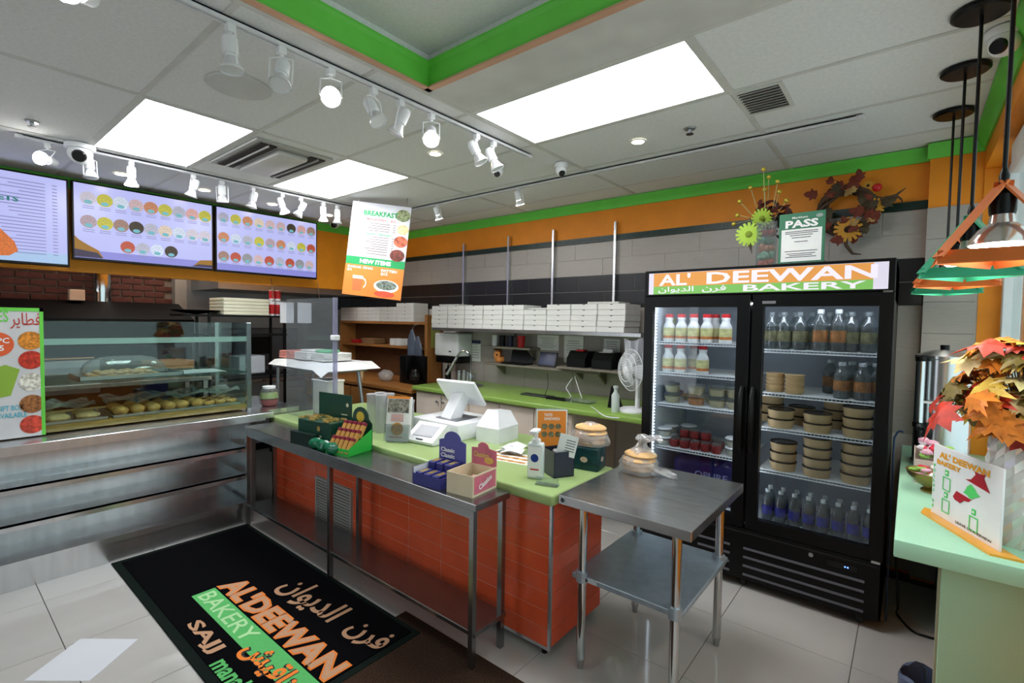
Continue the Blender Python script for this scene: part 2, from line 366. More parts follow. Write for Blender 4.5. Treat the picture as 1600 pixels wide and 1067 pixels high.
t = thing('ceiling_speaker', 'round flat grey speaker grille set in the ceiling', 'speaker', (p.x, p.y, ZC))
MB().lathe([(.148, -.004), (.148, 0)], n=36).build('rim', gridm, t)
MB().lathe([(0, -.012), (.08, -.011), (.14, -.008), (.146, -.003)], n=36).build('grille', mat('speaker_grille', (212, 211, 210), .8, bump=(500, .5)), t)
# tracks
TX1, TX2, TY3 = -2.11, -4.53, 3.325
trk = mat('track_white', (222, 222, 224), .35)
def track(a, b, lb):
    a = Vector(a); b = Vector(b); d = (b-a); L = d.length; t = thing('light_track', lb, 'light track', tuple(a), math.atan2(d.y, d.x))
    MB().box(0, -.018, -.02, L, -.006, 0).box(0, .006, -.02, L, .018, 0).box(0, -.018, -.006, L, .018, 0).build('rail', trk, t)
    MB().bev(-.01, -.02, -.022, .03, .02, 0, .003, 1).bev(L-.03, -.02, -.022, L+.01, .02, 0, .003, 1).build('end_cap', trk, t)
    MB().box(.02, -.006, -.012, L-.02, .006, -.0062).build('groove', mat('track_slot', (60, 60, 62), .8), t)
track((TX1, -.4, ZC-.003), (TX1, 2.75, ZC-.003), 'white light track running beside the green moulding')
track((TX2, .45, ZC-.003), (TX2, 3.0, ZC-.003), 'white light track in front of the menu screens')
track((-4.4, TY3, ZC-.003), (-.25, TY3, ZC-.003), 'long white light track parallel to the tiled wall')
def head(pos, aim, lit, lb, grp, sc=1.0, arm=.075):
    t = thing('track_light', lb, 'track light', tuple(pos), 0, grp)
    MB().bev(-.017*sc, -.017*sc, -.034*sc, .017*sc, .017*sc, 0, .004, 1).cyl((0, 0, -.034*sc), (0, 0, -.045*sc), .009*sc, n=8).build('adapter', white, t)
    a = Vector(aim).normalized(); pv = Vector((0, 0, -arm-.04*sc))
    s = a.cross(Vector((0, 0, 1)))
    s = s.normalized() if s.length > .1 else Vector((1, 0, 0))
    r = .046*sc; y = MB()
    for k in (-1, 1): y.tube([(0, 0, -.043*sc), s*(k*r)+Vector((0, 0, -.052*sc)), pv+s*(k*r)+a*(.055*sc)], .0038*sc, 5)
    y.build('yoke', white, t)
    def ax(u): return pv+a*(u*sc)
    b = MB().cyl(ax(-.075), ax(-.06), .022*sc, .029*sc, 14).cyl(ax(-.06), ax(.005), .029*sc, .029*sc, 14).cyl(ax(.005), ax(.015), .022*sc, .022*sc, 12)
    b.build('lamp_holder', white, t)
    MB().cyl(ax(.015), ax(.058), .024*sc, .042*sc, 16, caps=False).cyl(ax(.058), ax(.066), .045*sc, .045*sc, 16, caps=False).build('reflector', mat('lamp_reflector', (226, 226, 228), .25, .2), t)
    MB().cyl(ax(.055), ax(.060), .041*sc, .041*sc, 16).build('lamp_face', lamp_e if lit else mat('lamp_face_off', (225, 226, 228), .2), t)
    return t
D = (0, 0, -1)
def tocam(p, k=.0): return (CAM-Vector(p))+Vector((0, 0, -k))
G1 = 'track lights beside the green moulding'; G2 = 'track lights in front of the menu screens'; G3 = 'track lights by the tiled wall'
H1 = [((300, 6), (-.3, -.2, -1), 0), ((360, 30), (.05, .05, -1), 0), ((440, 66), (.35, -.3, -1), 0), ((517, 102), 'cam', 1), ((584, 132), (.6, .15, -1), 0),
      ((626, 152), (-.35, -.3, -1), 0), ((674, 174), 'cam2', 1), ((745, 209), (.45, .3, -1), 0), ((771, 221), (.4, .3, -1), 0)]
ys1 = [onx(px, py, TX1).y for (px, py), a, l in H1]
H1l = list(zip(ys1, H1))[1:]+[(.36, (0, 'camL', 1)), (.14, (0, (-.2, -.4, -.8), 0))]
for kk, (y, (q, a, l)) in enumerate(sorted(H1l, key=lambda e: -e[0])):
    p = (TX1, y, ZC-.02)
    if a == 'cam': a = tocam(p, .4)
    elif a == 'cam2': a = tocam(p, 1.4)
    elif a == 'camL': a = (.95, -.75, -.45)
    head(p, a, l, '%s white spotlight on the track beside the green moulding, %s from the tiled wall end' % ('lit' if l else 'unlit', ORD[kk]), G1)
H2 = [((74, 228), (.9, -.75, -.1), 1), ((140, 243), (.1, .05, -1), 0), ((205, 256), D, 2), ((302, 275), (-.2, -.25, -1), 0), ((347, 285), (-.1, .1, -1), 0), ((395, 293), (-.1, -.2, -1), 0),
      ((441, 305), (.2, .3, -1), 1), ((470, 308), (-.2, -.45, -1), 0), ((505, 317), (.0, .05, -1), 2), ((527, 323), (.0, .0, -1), 0)]
for kk, (q, a, l) in enumerate(reversed(H2)):
    p = (TX2, onx(*q, TX2).y, ZC-.02)
    head(p, a, l > 0, '%s white spotlight on the track before the menu screens, %s from the breakfast board' % ('lit' if l else 'unlit', ORD[kk]), G2)
for q, lb in (((686, 318), 'small white track spotlight next to the breakfast menu'), ((811, 291), 'small white track spotlight near the middle of the tiled wall')):
    p = (onz(*q, ZC).x, TY3, ZC-.02); head(p, (0, .45, -1), 1, lb, G3, .9, .05)
# recessed downlights
for q, lb in (((680, 240), 'small lit recessed downlight near the end of the moulding track'), ((997, 221), 'small lit recessed downlight beside the long light panel and sprinkler')): 
    p = onz(*q, ZC); t = thing('downlight', lb, 'downlight', (p.x, p.y, ZC), 0, 'downlights in the main ceiling')
    MB().shell([(.052, 0), (.052, -.004), (.04, -.005), (.036, .0)], n=20).build('trim_ring', white, t); MB().lathe([(.037, -.003), (0, -.003)], n=20).build('lens', down_e, t)
for kk, q in enumerate(((513, 336), (426, 319), (319, 297), (190, 272))):
    p = onz(*q, ZC); t = thing('downlight', 'small recessed downlight above the menu screens, %s from the breakfast board' % ORD[kk], 'downlight', (p.x, p.y, ZC), 0, 'downlights above the menu screens')
    MB().shell([(.058, 0), (.058, -.004), (.046, -.005), (.042, .0)], n=20).build('trim_ring', white, t); MB().lathe([(.043, -.003), (0, -.003)], n=20).build('lens', down_e, t)
# cameras and sprinklers
def dome(p, r, aim, lb):
    t = thing('security_camera', lb, 'security camera', p)
    MB().lathe([(r, 0), (r, -.018), (r*.94, -.03)], n=24).build('base', white, t)
    c = Vector((0, 0, -.03-r*.35)); a = Vector(aim).normalized()
    MB().sph(c, r*.82, 18, 12).build('ball', white, t)
    MB().cyl(c+a*r*.62, c+a*r*.86, r*.5, r*.42, 18).build('lens', mat('camera_lens', (18, 16, 18), .15), t)
p = onz(125, 226, ZC); dome((p.x, p.y, ZC-.003), .085, (.9, -.25, -.5), 'white dome camera on the ceiling among the menu screen track lights')
p = onz(1556, 42, ZC); dome((p.x+.03, p.y+.04, ZC-.003), .06, (-.5, -.8, -.5), 'white dome camera on the ceiling beside the black pendant canopies')
p = onz(778, 257, ZC); dome((p.x, p.y, ZC-.003), .05, (.3, -.6, -.8), 'small white ceiling camera at the end of the light track')
p = onz(877, 255, ZC); dome((p.x, p.y, ZC-.003), .05, (.4, -.3, -.7), 'small white ceiling camera between the two light tracks')
p = onx(523, 348, HX+.12); dome((p.x, p.y, p.z+.05), .075, (.6, -.6, -.6), 'white camera on a bracket beside the last menu screen')
MB().box(-.13, -.03, -.01, 0, .03, .05).build('bracket', white, bpy.data.objects[[o.name for o in bpy.data.objects if o.get('label') == 'white camera on a bracket beside the last menu screen'][0]])
for q, lb in (((50, 190), 'dark ceiling sprinkler near the menu screen track'), ((1078, 201), 'dark ceiling sprinkler near the long light panel')):
    p = onz(*q, ZC); t = thing('sprinkler', lb, 'sprinkler', (p.x, p.y, ZC))
    MB().lathe([(.035, 0), (.03, -.006), (.012, -.008), (.008, -.03), (0, -.03)], n=14).build('escutcheon', steel_d, t)
    MB().lathe([(.0, -.034), (.022, -.034), (.022, -.031), (0, -.031)], n=12).build('deflector', mat('sprinkler_dark', (50, 46, 44), .5), t)
# ================= mats, counters, tables =================
t = thing('brown_floor_mat', 'brown speckled floor mat under the steel table leg', 'mat', (-1.66, 1.2, 0))
MB().bev(-.5, -.9, .0, .9, .535, .006, .002, 1).build('pile', mat('brown_speckled_carpet', (58, 42, 33), .95, spec=.1, noise=(160, .7, None), bump=(300, .6)), t)
t = thing('logo_floor_mat', 'black floor mat with bakery logo lettering in peach and green', 'mat', (-4.06, .80, 0))
rub = mat('mat_rubber', (14, 24, 20), .8, spec=.1)
MB().bev(0, -.0, 0, 2.12, .86, .009, .003, 1).build('rubber_border', rub, t)
MB().bev(.05, .045, .004, 2.08, .83, .014, .003, 1).build('pile', mat('black_carpet', (5, 5, 8), .95, spec=.08, bump=(400, .5)), t)
peach = mat('peach_carpet', (186, 142, 110), .9, noise=(120, .12, None)); pgreen = mat('green_carpet', (86, 178, 98), .9, noise=(120, .1, None)); porg = mat('orange_carpet', (232, 128, 44), .9)
MF = lambda x, y: Matrix.Translation((x, y, .0142))
def matp(s, x0, x1, y0, y1, m, bold=.03, z=.0012): return txt(s, MF((x0+x1)/2+4.06, (y0+y1)/2-.80), x1-x0, y1-y0, m, t, 'mat_lettering', z, bold)
MB().flat([(.85, .20), (2.07, .20), (2.07, .325), (.85, .325)], .0146).build('green_band', pgreen, t)
matp("AL'DEEWAN", -3.22, -1.99, 1.135, 1.29, mat('orange_outline_carpet', (222, 120, 40), .9), .07, .0008); matp("AL'DEEWAN", -3.21, -2.0, 1.145, 1.28, peach, .03, .0014)
matp("BAKERY", -3.18, -2.55, 1.02, 1.11, mat('pale_green_carpet', (170, 214, 158), .9), .01, .0012)
matp("SAJJ", -2.93, -2.58, .865, .955, peach, .03); matp("manakeesh", -2.5, -1.99, .845, .935, pgreen, .03)
matp(AR_DIWAN, -2.93, -2.38, 1.33, 1.54, peach, .02); matp(AR_FURN, -2.26, -1.99, 1.37, 1.55, peach, .02)
matp(AR_MAN, -2.5, -1.99, .955, 1.10, blackm, .07, .001); matp(AR_MAN, -2.5, -1.99, .955, 1.10, porg, .025, .0016)
t = tag(MB().bev(-.146, -.146, 0, .146, .146, .0012, .0004, 1).build('floor_sticker', glassmat('clear_white_vinyl', (255, 255, 255), .1, .15, opac=.55, ocol=(240, 243, 250)), None, (-3.02, .49, .0005), math.radians(40)), 'square pale white sticker laid across floor tile joints', 'sticker')
# service counter
t = thing('service_counter', 'counter faced with glossy orange tiles under a lime green top', 'counter', (-4.3, 1.94, 0))
CW = 2.985
MB().box(.12, .0035, .05, CW-.0035, .50, .775).build('carcass', mat('orange_grout', (226, 176, 150), .9), t)
MB().box(.14, .05, 0, CW-.06, .46, .05).build('plinth', black, t)
def ctile(x0, x1, zt, zb): MB().bev(x0+.003, 0, zb+.0018, x1-.003, .015, zt-.0018, .001, 1).build('face_tile', otile, t, smooth=20)
vx = [.12, .28, .58, .795, 1.29, 1.60, 1.90, 2.2, 2.49, 2.685, CW-.012]
TH = .0905
for a, b in zip(vx, vx[1:]):
    for k in range(8):
        zt = .775-k*TH; zb = zt-TH
        if a == .795 and zb < .42: continue
        ctile(a, b, zt, zb)
MB().box(.795, .004, .052, 1.29, .014, .123).build('face_tile', otile, t); ctile(.795, 1.045, .5035, .452); ctile(1.045, 1.29, .5035, .452)
for y0 in (0.0, .25):
    for k in range(8):
        zt = .775-k*TH; MB().bev(CW-.014, y0+.013, zt-TH+.0018, CW, min(y0+.261, .5), zt-.0018, .001, 1).build('side_tile', otile, t, smooth=20)
MB().box(CW-.012, -.003, .04, CW+.002, .013, .775).build('corner_strip', steel, t)
MB().box(.12, .002, .035, CW, .012, .052).build('base_strip', steel, t)
MB().cyl((CW-.05, .03, 0), (CW-.05, .03, .05), .014, n=10).build('foot', black, t)
v = MB().box(.80, -.012, .125, 1.285, .006, .145).box(.80, -.012, .43, 1.285, .006, .45).box(.80, -.012, .145, .82, .006, .43).box(1.265, -.012, .145, 1.285, .006, .43)
vg = v.build('vent_grille', mat('grille_grey', (172, 170, 166), .45, .3), t)
for k in range(13):
    MB().box(.82, -.008, -.001, 1.265, .006, .012, M=Matrix.Translation((0, 0, .15+k*.0215))).build('grille_slat', mat('grille_grey', (150, 148, 146)), vg)
MB().box(.82, .0, .145, 1.265, .003, .43).build('grille_back', mat('vent_dark', (70, 66, 62)), t)
MB().bev(.12, -.045, .775, CW+.03, .575, .83, .012, 3).box(.12, .56, .78, CW-.62, .88, .83).build('countertop', lam_f, t)
# stainless shelf table in front of it
steel_t = mat('dark_brushed_steel', (140, 140, 141), .24, .95, noise=(5, .1, (1, 4, 1)))
t = thing('shelf_table', 'long low stainless steel shelf table against the orange tiles', 'table', (-4.03, 1.63, 0))
L = 2.50
MB().bev(0, 0, .765, L, .252, .80, .003, 1).build('top', steel_t, t)
MB().bev(.01, .012, .155, L-.01, .245, .18, .003, 1).build('undershelf', steel_t, t)
for x in (.02, 1.225, L-.03):
    for y in (.015, .225): MB().box(x-.014, y-.014 if y > .1 else y-.012, 0, x+.014, y+.014, .766).build('leg', steel_t, t)
MB().box(.03, .004, .725, L-.03, .010, .765).build('apron', steel_t, t)
# display base with stainless shelves
t = thing('steel_shelving', 'stainless steel stepped shelving base under the glass pastry case', 'display shelving', (-4.09, -.7, 0))
Y1 = 2.42
MB().box(-.40, 0, .02, -.36, Y1, .82).build('back_panel', steel, t)
MB().box(-.42, 0, 0, -.0, Y1, .15).build('plinth', steel, t)
MB().box(-.36, Y1-.015, .15, -.03, Y1, .82).build('side_panel', steel_d, t)
for z in (.62, .40):
    MB().box(-.37, 0, z-.012, 0, Y1-.06, z).box(-.012, 0, z-.04, 0, Y1-.06, z).build('shelf', steel, t)
MB().box(-.36, 0, .15, -.0, Y1-.04, .17).box(-.01, 0, .135, .012, Y1-.02, .175).build('shelf', steel, t)
MB().bev(-1.0, 0, .825, .0, Y1+.17, .87, .002, 1).box(-.01, 0, .812, .006, Y1+.1, .868).box(-1.0, Y1+.168, .825, -.13, Y1+.45, .87).build('ledge', steel, t)
MB().box(-1.0, 0, 0, -.42, Y1+.2, .825).build('cabinet', steel_d, t)
# small work table
t = thing('work_table', 'square stainless work table with galvanised undershelf and tube legs', 'table', (-.955, 2.31, 0))
MB().bev(-.315, -.385, .79, .315, .385, .835, .003, 1).build('top', steel_h, t)
MB().bev(-.265, -.33, .43, .265, .33, .455, .003, 1).build('undershelf', galv, t)
for x in (-.215, .235):
    for y in (-.32, .28):
        lg = MB().cyl((x, y, .05), (x, y, .79), .0205, n=16).build('leg', chrome, t)
        MB().lathe([(.0205, .05), (.022, .045), (.017, .03), (.014, .0)], (x, y, 0), 14).build('foot', steel_d, lg)
        MB().cyl((x, y, .425), (x, y, .475), .029, n=16).build('clamp', galv, lg)
st = MB().box(-.305, -.3865, .80, -.275, -.3855, .828).build('maker_sticker', mat('sticker_silver', (190, 192, 196), .4), t)
MB().disc(0, 0, .011, z=.0012, M=XF((-.29, -.3865, .814))).build('sticker_logo', ink, t)
MB().box(-.2, -.3315, .433, -.13, -.3305, .452).build('maker_sticker', mat('sticker_silver', (190, 192, 196)), t)
MB().disc(0, 0, .009, z=.0012, M=XF((-.185, -.3315, .4425))).build('sticker_logo', ink, t)
# back counter with cream cupboards
t = thing('back_counter', 'long lime green back counter on cream cupboards', 'counter', (-4.13, 3.37, 0))
BL = 2.655; BZ = .955
MB().bev(0, 0, BZ-.045, BL, .815, BZ, .01, 3).build('countertop', lam, t)
MB().box(.02, .06, .1, 2.0, .8, BZ-.045).build('carcass', cream, t)
MB().box(.02, .1, 0, 2.0, .78, .1).build('plinth', black, t)
MB().box(2.60, .06, 0, 2.64, .8, BZ-.045).build('end_panel', cream, t)
for k in range(5):
    d = MB().bev(.03+k*.395, .042, .12, .415+k*.395, .06, BZ-.06, .003, 1).build('cupboard_door', cream, t)
    xk = .38+k*.395 if k % 2 == 0 else .065+k*.395
    MB().lathe([(.006, 0), (.006, .015), (.014, .02), (.014, .028), (0, .03)], n=12, M=frame((xk, .042, .82), (1, 0, 0), (0, 0, 1))).build('knob', steel_d, d)
MB().lathe([(.21, 0), (.205, -.002), (0, -.002)], (.40, .40, BZ+.003), 28).build('sink_basin', mat('sink_dark', (96, 100, 100), .3, .8), t)
# right counter
t = thing('window_counter', 'mint green counter along the shop window', 'counter', (-.02, 2.25, 0))
MB().bev(0, 0, .815, .44, 1.88, .88, .004, 2).build('countertop', mint, t)
MB().bev(.135, .05, 0, .44, .10, .815, .002, 1).build('front_panel', mint, t)
MB().box(.128, .052, 0, .136, .1, .815).build('edge_strip', mat('panel_edge', (150, 158, 130), .5), t)
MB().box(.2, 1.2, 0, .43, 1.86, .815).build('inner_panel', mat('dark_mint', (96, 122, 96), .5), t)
# ================= two-door fridge =================
FX0, FX1, FY = -1.463, -.072, 3.264
t = FR = thing('display_fridge', 'black two-door glass display fridge with lit bakery sign', 'fridge', (FX0, FY, 0))
W = FX1-FX0; FD = .80
inner = mat('fridge_inner', (186, 196, 206), .5)
c = MB()
c.box(0, .05, .04, .05, FD, 2.02).box(W-.05, .05, .04, W, FD, 2.02).box(0, FD-.04, .04, W, FD, 2.02).box(0, .06, 1.80, W, FD, 2.02).box(0, .05, .06, W, FD, .385)
c.build('cabinet', black, t)
MB().box(.05, FD-.05, .385, W-.05, FD-.041, 1.80).box(.0505, .07, .385, .053, FD-.05, 1.8).box(W-.053, .07, .385, W-.0505, FD-.05, 1.8).box(.05, .07, 1.795, W-.05, FD-.05, 1.799).box(.05, .07, .386, W-.05, FD-.05, .392).build('inner_lining', inner, t)
MB().box(W/2-.03, .09, .39, W/2+.03, .12, 1.8).build('centre_post', black, t)
# sign canopy
s = MB().bev(0, .0, 1.845, W, .08, 2.02, .004, 1).build('sign_canopy', black, t)
SF = XF((W/2, -.001, 1.932))
MB().rect(-.665, -.075, .665, .07, .0004, 0, SF).build('sign_panel', mat('sign_white', (236, 230, 248), .4, emit=.62, dark=.2), s)
MB().rect(-.63, -.022, .60, .068, .0008, 0, SF).build('sign_orange', mat('sign_orange', (240, 166, 84), .4, emit=.62, dark=.2), s)
MB().rect(-.63, -.075, .60, -.022, .0009, 0, SF).build('sign_green', mat('sign_green', (136, 204, 104), .4, emit=.6, dark=.2), s)
lw_ = mat('sign_letter_white', (244, 238, 252), .4, emit=.72, dark=.2)
for w_, pa, pb, hh in (("AL'", 1030, 1079, .078), ('DEEWAN', 1104, 1371, .076)):
    xa, xb = (ony(q, 440, FY).x-FX0-W/2 for q in (pa, pb)); txt(w_, SF @ Matrix.Translation(((xa+xb)/2, .022, 0)), xb-xa, hh, lw_, s, 'sign_lettering', .0014, .025)
txt("BAKERY", SF @ Matrix.Translation((.26, -.048, 0)), .62, .040, lw_, s, 'sign_lettering', .0014, .02)
txt(AR_FURN, SF @ Matrix.Translation((-.225, -.047, 0)), .15, .044, lw_, s, 'sign_lettering', .0014, .01)
txt(AR_DIWAN, SF @ Matrix.Translation((-.475, -.047, 0)), .24, .044, lw_, s, 'sign_lettering', .0014, .01)
# doors
def door(x0, x1, hx, nm):
    a, b, z0, z1 = x0, x1, .385, 1.842
    gl, gr = (x0+.062, x1-.075) if nm == 'l' else (x0+.065, x1-.065)
    gb, gt = .455, 1.768
    d = MB().bev(a, 0, z0, gl, .05, z1, .003, 1).bev(gr, 0, z0, b, .05, z1, .003, 1).box(gl-.003, .001, z0, gr+.003, .05, gb).box(gl-.003, .001, gt, gr+.003, .05, z1).build('door', black, t)
    MB().box(gl, .018, gb, gr, .022, gt).build('glass_pane', glass_f, d)
    MB().tube([(hx, -.002, 1.27), (hx, -.03, 1.22), (hx, -.038, 1.07), (hx, -.03, .93), (hx, -.002, .87)], [.013, .016, .017, .016, .013], 8).build('handle', black, d)
    return gl, gr
door(.0, W/2-.006, W/2-.035, 'l'); door(W/2+.006, W, W/2+.028, 'r')
MB().box(W/2+.062, -.002, 1.785, W/2+.135, 0, 1.802).build('maker_plate', mat('plate_silver', (150, 150, 152), .35, .6), t)
led = mat('led_strip', (226, 240, 255), .4, emit=1.4)
e = MB()
for k in range(58): e.cb((.066, .062, .48+k*.022), (.008, .008, .008))
e.build('led_strip', mat('led_dots', (240, 248, 255), .4, emit=6), t)
MB().box(.0535, .056, .45, .058, .07, 1.78).build('led_strip', led, t); MB().box(.06, .075, 1.785, W-.06, .10, 1.795).build('led_strip', mat('led_top', (246, 248, 255), .4, emit=17), t)
for k in (-1, 1): MB().box(W/2+k*.033-.002, .10, .45, W/2+k*.033+.002, .115, 1.78).build('led_strip', mat('led_centre', (246, 248, 255), .4, emit=9), t)
# lower grille
MB().box(.01, -.0, .06, W-.01, .06, .38).build('grille_panel', black, t)
gm = mat('grille_slat_black', (78, 78, 84), .3)
for x0, x1 in ((.42, .62), (.70, W-.075)):
    for k in range(4):
        M = Matrix.Translation((0, 0, .085+k*.055)) @ Matrix.Rotation(-.5, 4, 'X')
        MB().box(x0, -.012, 0, x1, .012, .014, M=M).build('grille_slat', gm, t)
MB().box(.02, -.002, .352, W-.02, 0, .362).build('trim_line', blackm, t)
MB().lathe([(.014, 0), (.012, .004), (0, .004)], n=14, M=XF((W-.33, 0, .33))).build('lock', chrome, t)
MB().rect(-.05, -.02, .09, .012, .0008, 0, XF((W-.20, -.001, .318))).build('control_panel', mat('control_black', (6, 6, 8), .15), t)
MB().disc(.035, -.004, .004, z=.0014, M=XF((W-.20, -.001, .318))).disc(.048, -.004, .004, z=.0014, M=XF((W-.20, -.001, .318))).build('control_light', mat('blue_led', (90, 130, 255), .4, emit=4), t)
for x in (.08, W/2, W-.09): 
    for y in (.06, FD-.08): MB().cyl((x-.012, y, .03), (x+.012, y, .03), .03, n=14).box(x-.016, y-.02, .03, x+.016, y+.02, .065).build('caster', mat('caster_dark', (30, 30, 32), .4), t)
MB().box(W-.05, .0, 1.835, W-.01, .03, 1.852).build('hinge', steel, t); MB().box(W-.05, -.001, .375, W-.01, .03, .388).build('hinge', steel, t)
# shelves
shm = mat('white_wire', (240, 244, 246), .4)
LX0, LX1, RX0, RX1 = .055, W/2-.04, W/2+.04, W-.055
def shelf(x0, x1, z):
    s = MB().box(x0, .145, z-.022, x1, .152, z-.016).box(x0, .145, z-.005, x1, .152, z)
    for k in range(int((x1-x0)/.02)+1): s.box(x0+k*.02, .146, z-.018, x0+k*.02+.003, .151, z-.002)
    for k in range(30): s.box(x0, .165+k*.019, z-.004, x1, .168+k*.019, z-.001)
    s.box(x0, .15, z-.006, x0+.006, FD-.06, z-.001).box(x1-.006, .15, z-.006, x1, FD-.06, z-.001)
    s.build('wire_shelf', shm, t, smooth=0)
SL = (1.53, 1.31, 1.085, .775); SR = (1.505, 1.23, 1.01, .74)
for z in SL: shelf(LX0, LX1, z)
for z in SR: shelf(RX0, RX1, z)
MB().box(.06, .3, 1.585, .065, .42, 1.70).build('price_card', mat('lime_card', (190, 200, 60), .6), t)
MB().box(.06, .2, .393, W-.06, .7, .40).build('floor_rack', shm, t)
FB = Vector((FX0, FY, 0))
# yoghurt drink bottles
def yog():
    t = thing('drink_bottle', 'white yoghurt drink bottle with red cap on the upper fridge shelf', 'bottle', (0, 0, 0), 0, 'yoghurt drink bottles on the upper fridge shelf')
    MB().lathe([(.038, 0), (.041, .006), (.041, .10), (.037, .118), (.026, .135), (.025, .15), (.029, .165), (.026, .172)], n=18).build('body', mat('bottle_white', (236, 238, 238), .35), t)
    MB().shell([(.0415, .022), (.0415, .098)], n=18).build('label', mat('yellow_green_label', (216, 212, 150), .5, noise=(30, .25, None)), t)
    MB().shell([(.0418, .024), (.0418, .042)], n=18).build('label_band', mat('orange_label', (206, 120, 60), .5, noise=(40, .4, None)), t)
    MB().lathe([(.0285, .172), (.0285, .193), (.024, .196), (0, .196)], n=16).build('cap', red, t); return t
y0 = yog(); first = True
for z, xs in ((1.53, (.085, .175, .262, .352, .375, .475)), (1.31, (.085, .175, .235, .33))):
    for x in xs:
        pos = FB+Vector((x+.02, .20+(.10 if x in (.375, .235) else 0), z))
        lb = None if z > 1.5 else 'white yoghurt drink bottle with red cap on the second fridge shelf'
        o = y0 if first else dup(y0, pos, 0, lb)
        if first: y0.location = pos; first = False
        if z < 1.5: o['group'] = 'yoghurt drink bottles on the second fridge shelf'
        o['label'] = 'white red-capped yoghurt bottle on the %s fridge shelf, %s from the hinge side' % ('top left' if z > 1.5 else 'second left', ORD[xs.index(x)])
# deli tubs with hummus
def tub(rim, r, h, food, lid, name, lb, grp, kind='deli tub'):
    t = thing(name, lb, kind, (0, 0, 0), 0, grp)
    MB().shell([(r*.8, 0), (r, h*.95), (r*1.04, h)], n=20).build('tub', clear_p, t)
    MB().lathe([(r*.78, .003), (r*.95, h*.72), (0, h*.74)], n=20).build('filling', food, t)
    MB().lathe([(r*1.05, h), (r*1.05, h+.005), (r*.9, h+.012), (0, h+.013)], n=20).build('lid', lid, t); return t
hum = mat('hummus', (222, 206, 158), .6); salad = mat('orange_salad', (222, 136, 50), .6, noise=(60, .4, None)); lab = mat('labneh', (236, 232, 214), .6)
th = tub(0, .062, .062, hum, clear_p, 'hummus_tub', 'clear tub of pale hummus on the third fridge shelf', 'dip tubs on the third fridge shelf'); th.location = FB+Vector((.13, .24, 1.085))
for x, y, k in ((.13, .24, 1), (.30, .24, 1), (.44, .25, 0), (.44, .25, 1), (.56, .25, 0), (.56, .25, 1), (.20, .42, 0), (.20, .42, 1), (.36, .42, 0), (.50, .42, 0), (.50, .42, 1)): dup(th, FB+Vector((x, y, 1.085+k*.0755)))
ts = tub(0, .062, .062, salad, clear_p, 'salad_tub', 'clear tub of orange salad on the third fridge shelf', 'salad tub'); ts.location = FB+Vector((.30, .24, 1.085)); del ts['group']
# red jam jars and labneh jars
def jar(nm, m, lb, grp):
    t = thing(nm, lb, 'jar', (0, 0, 0), 0, grp)
    MB().lathe([(.03, 0), (.034, .006), (.034, .045), (.030, .052)], n=16).build('jar_body', m, t)
    MB().lathe([(.032, .052), (.032, .064), (.028, .066), (0, .066)], n=16).build('lid', clear_p, t)
    MB().shell([(.0345, .014), (.0345, .038)], n=16).build('label', mat('maroon_label', (120, 24, 26), .5, noise=(50, .6, None)), t); return t
j = jar('jam_jar', mat('jam', (134, 26, 30), .3), 'small red jam jar on the fourth fridge shelf', 'red jam jars on the fourth fridge shelf'); j.location = FB+Vector((.17, .20, .775))
for r in range(3):
    for k in range(5):
        if r+k: dup(j, FB+Vector((.17+k*.072-(r*.01), .20+r*.075, .775)))
for k in range(3): dup(j, FB+Vector((.22+k*.075, .26, .841)))
tl = tub(0, .055, .05, lab, white, 'labneh_tub', 'white labneh tub with lid on the fourth fridge shelf', 'labneh tubs on the fourth fridge shelf'); tl.location = FB+Vector((.085, .21, .775))
for x, y, k in ((.085, .21, 1), (.57, .21, 0), (.57, .21, 1), (.085, .34, 0), (.085, .34, 1), (.19, .42, 0), (.19, .42, 1)): dup(tl, FB+Vector((x, y, .775+k*.0635)))
# wrapped water packs below
t = thing('water_pack', 'shrink-wrapped purple pack of water bottles in the left fridge bottom', 'water pack', FB+Vector((.36, .42, .40)))
pw = glassmat('purple_wrap', (70, 60, 140), .1, .1, opac=.72, ocol=(52, 46, 110))
MB().bev(-.22, -.19, 0, .25, .19, .30, .05, 3).build('wrap', pw, t)
for i in range(6):
    for jx in range(2): MB().lathe([(.03, 0), (.03, .2), (.012, .25), (.012, .28), (0, .28)], (-.18+i*.078, -.15+jx*.3, .01), 10).build('bottle', mat('lilac_bottle', (120, 116, 190), .3), t)
txt("OPURE", XF((.06, -.192, .20)), .22, .045, mat('lilac_ink', (150, 150, 200), .6), t, 'wrap_lettering', .002)
# right door : juice bottles
def bot(nm, h, r, liquid, lbl, cap, lb, grp):
    t = thing(nm, lb, 'bottle', (0, 0, 0), 0, grp)
    p = [(r*.85, 0), (r, h*.04), (r, h*.28), (r*.93, h*.34), (r, h*.40), (r, h*.62), (r*.8, h*.74), (r*.42, h*.86), (r*.40, h*.9)]
    MB().shell(p, n=16).build('body', water_p, t)
    MB().lathe([(a*.93, z) for a, z in p[:6]]+[(0, h*.62)], n=16).build('drink', liquid, t)
    MB().shell([(r*1.01, h*.22), (r*1.01, h*.50)], n=16).build('label', lbl, t)
    MB().lathe([(r*.46, h*.9), (r*.46, h*.985), (r*.4, h), (0, h)], n=14).build('cap', cap, t); return t
liq = glassmat('soft_drink', (190, 204, 204), .06, 0, opac=.06, ocol=(130, 140, 140)); gl_ = mat('green_orange_label', (116, 114, 84), .45, noise=(22, .6, None)); ol_ = mat('orange_green_label', (158, 106, 60), .45, noise=(22, .5, None)); capw = mat('cap_white', (214, 222, 226), .4); capd = mat('cap_clear', (120, 130, 134), .3)
b1 = bot('soda_bottle', .235, .042, liq, gl_, capd, 'clear soda bottle with dull green label on the top right fridge shelf', 'clear soda bottles on the top right fridge shelf'); b1.location = FB+Vector((W/2+.075, .22, 1.505))
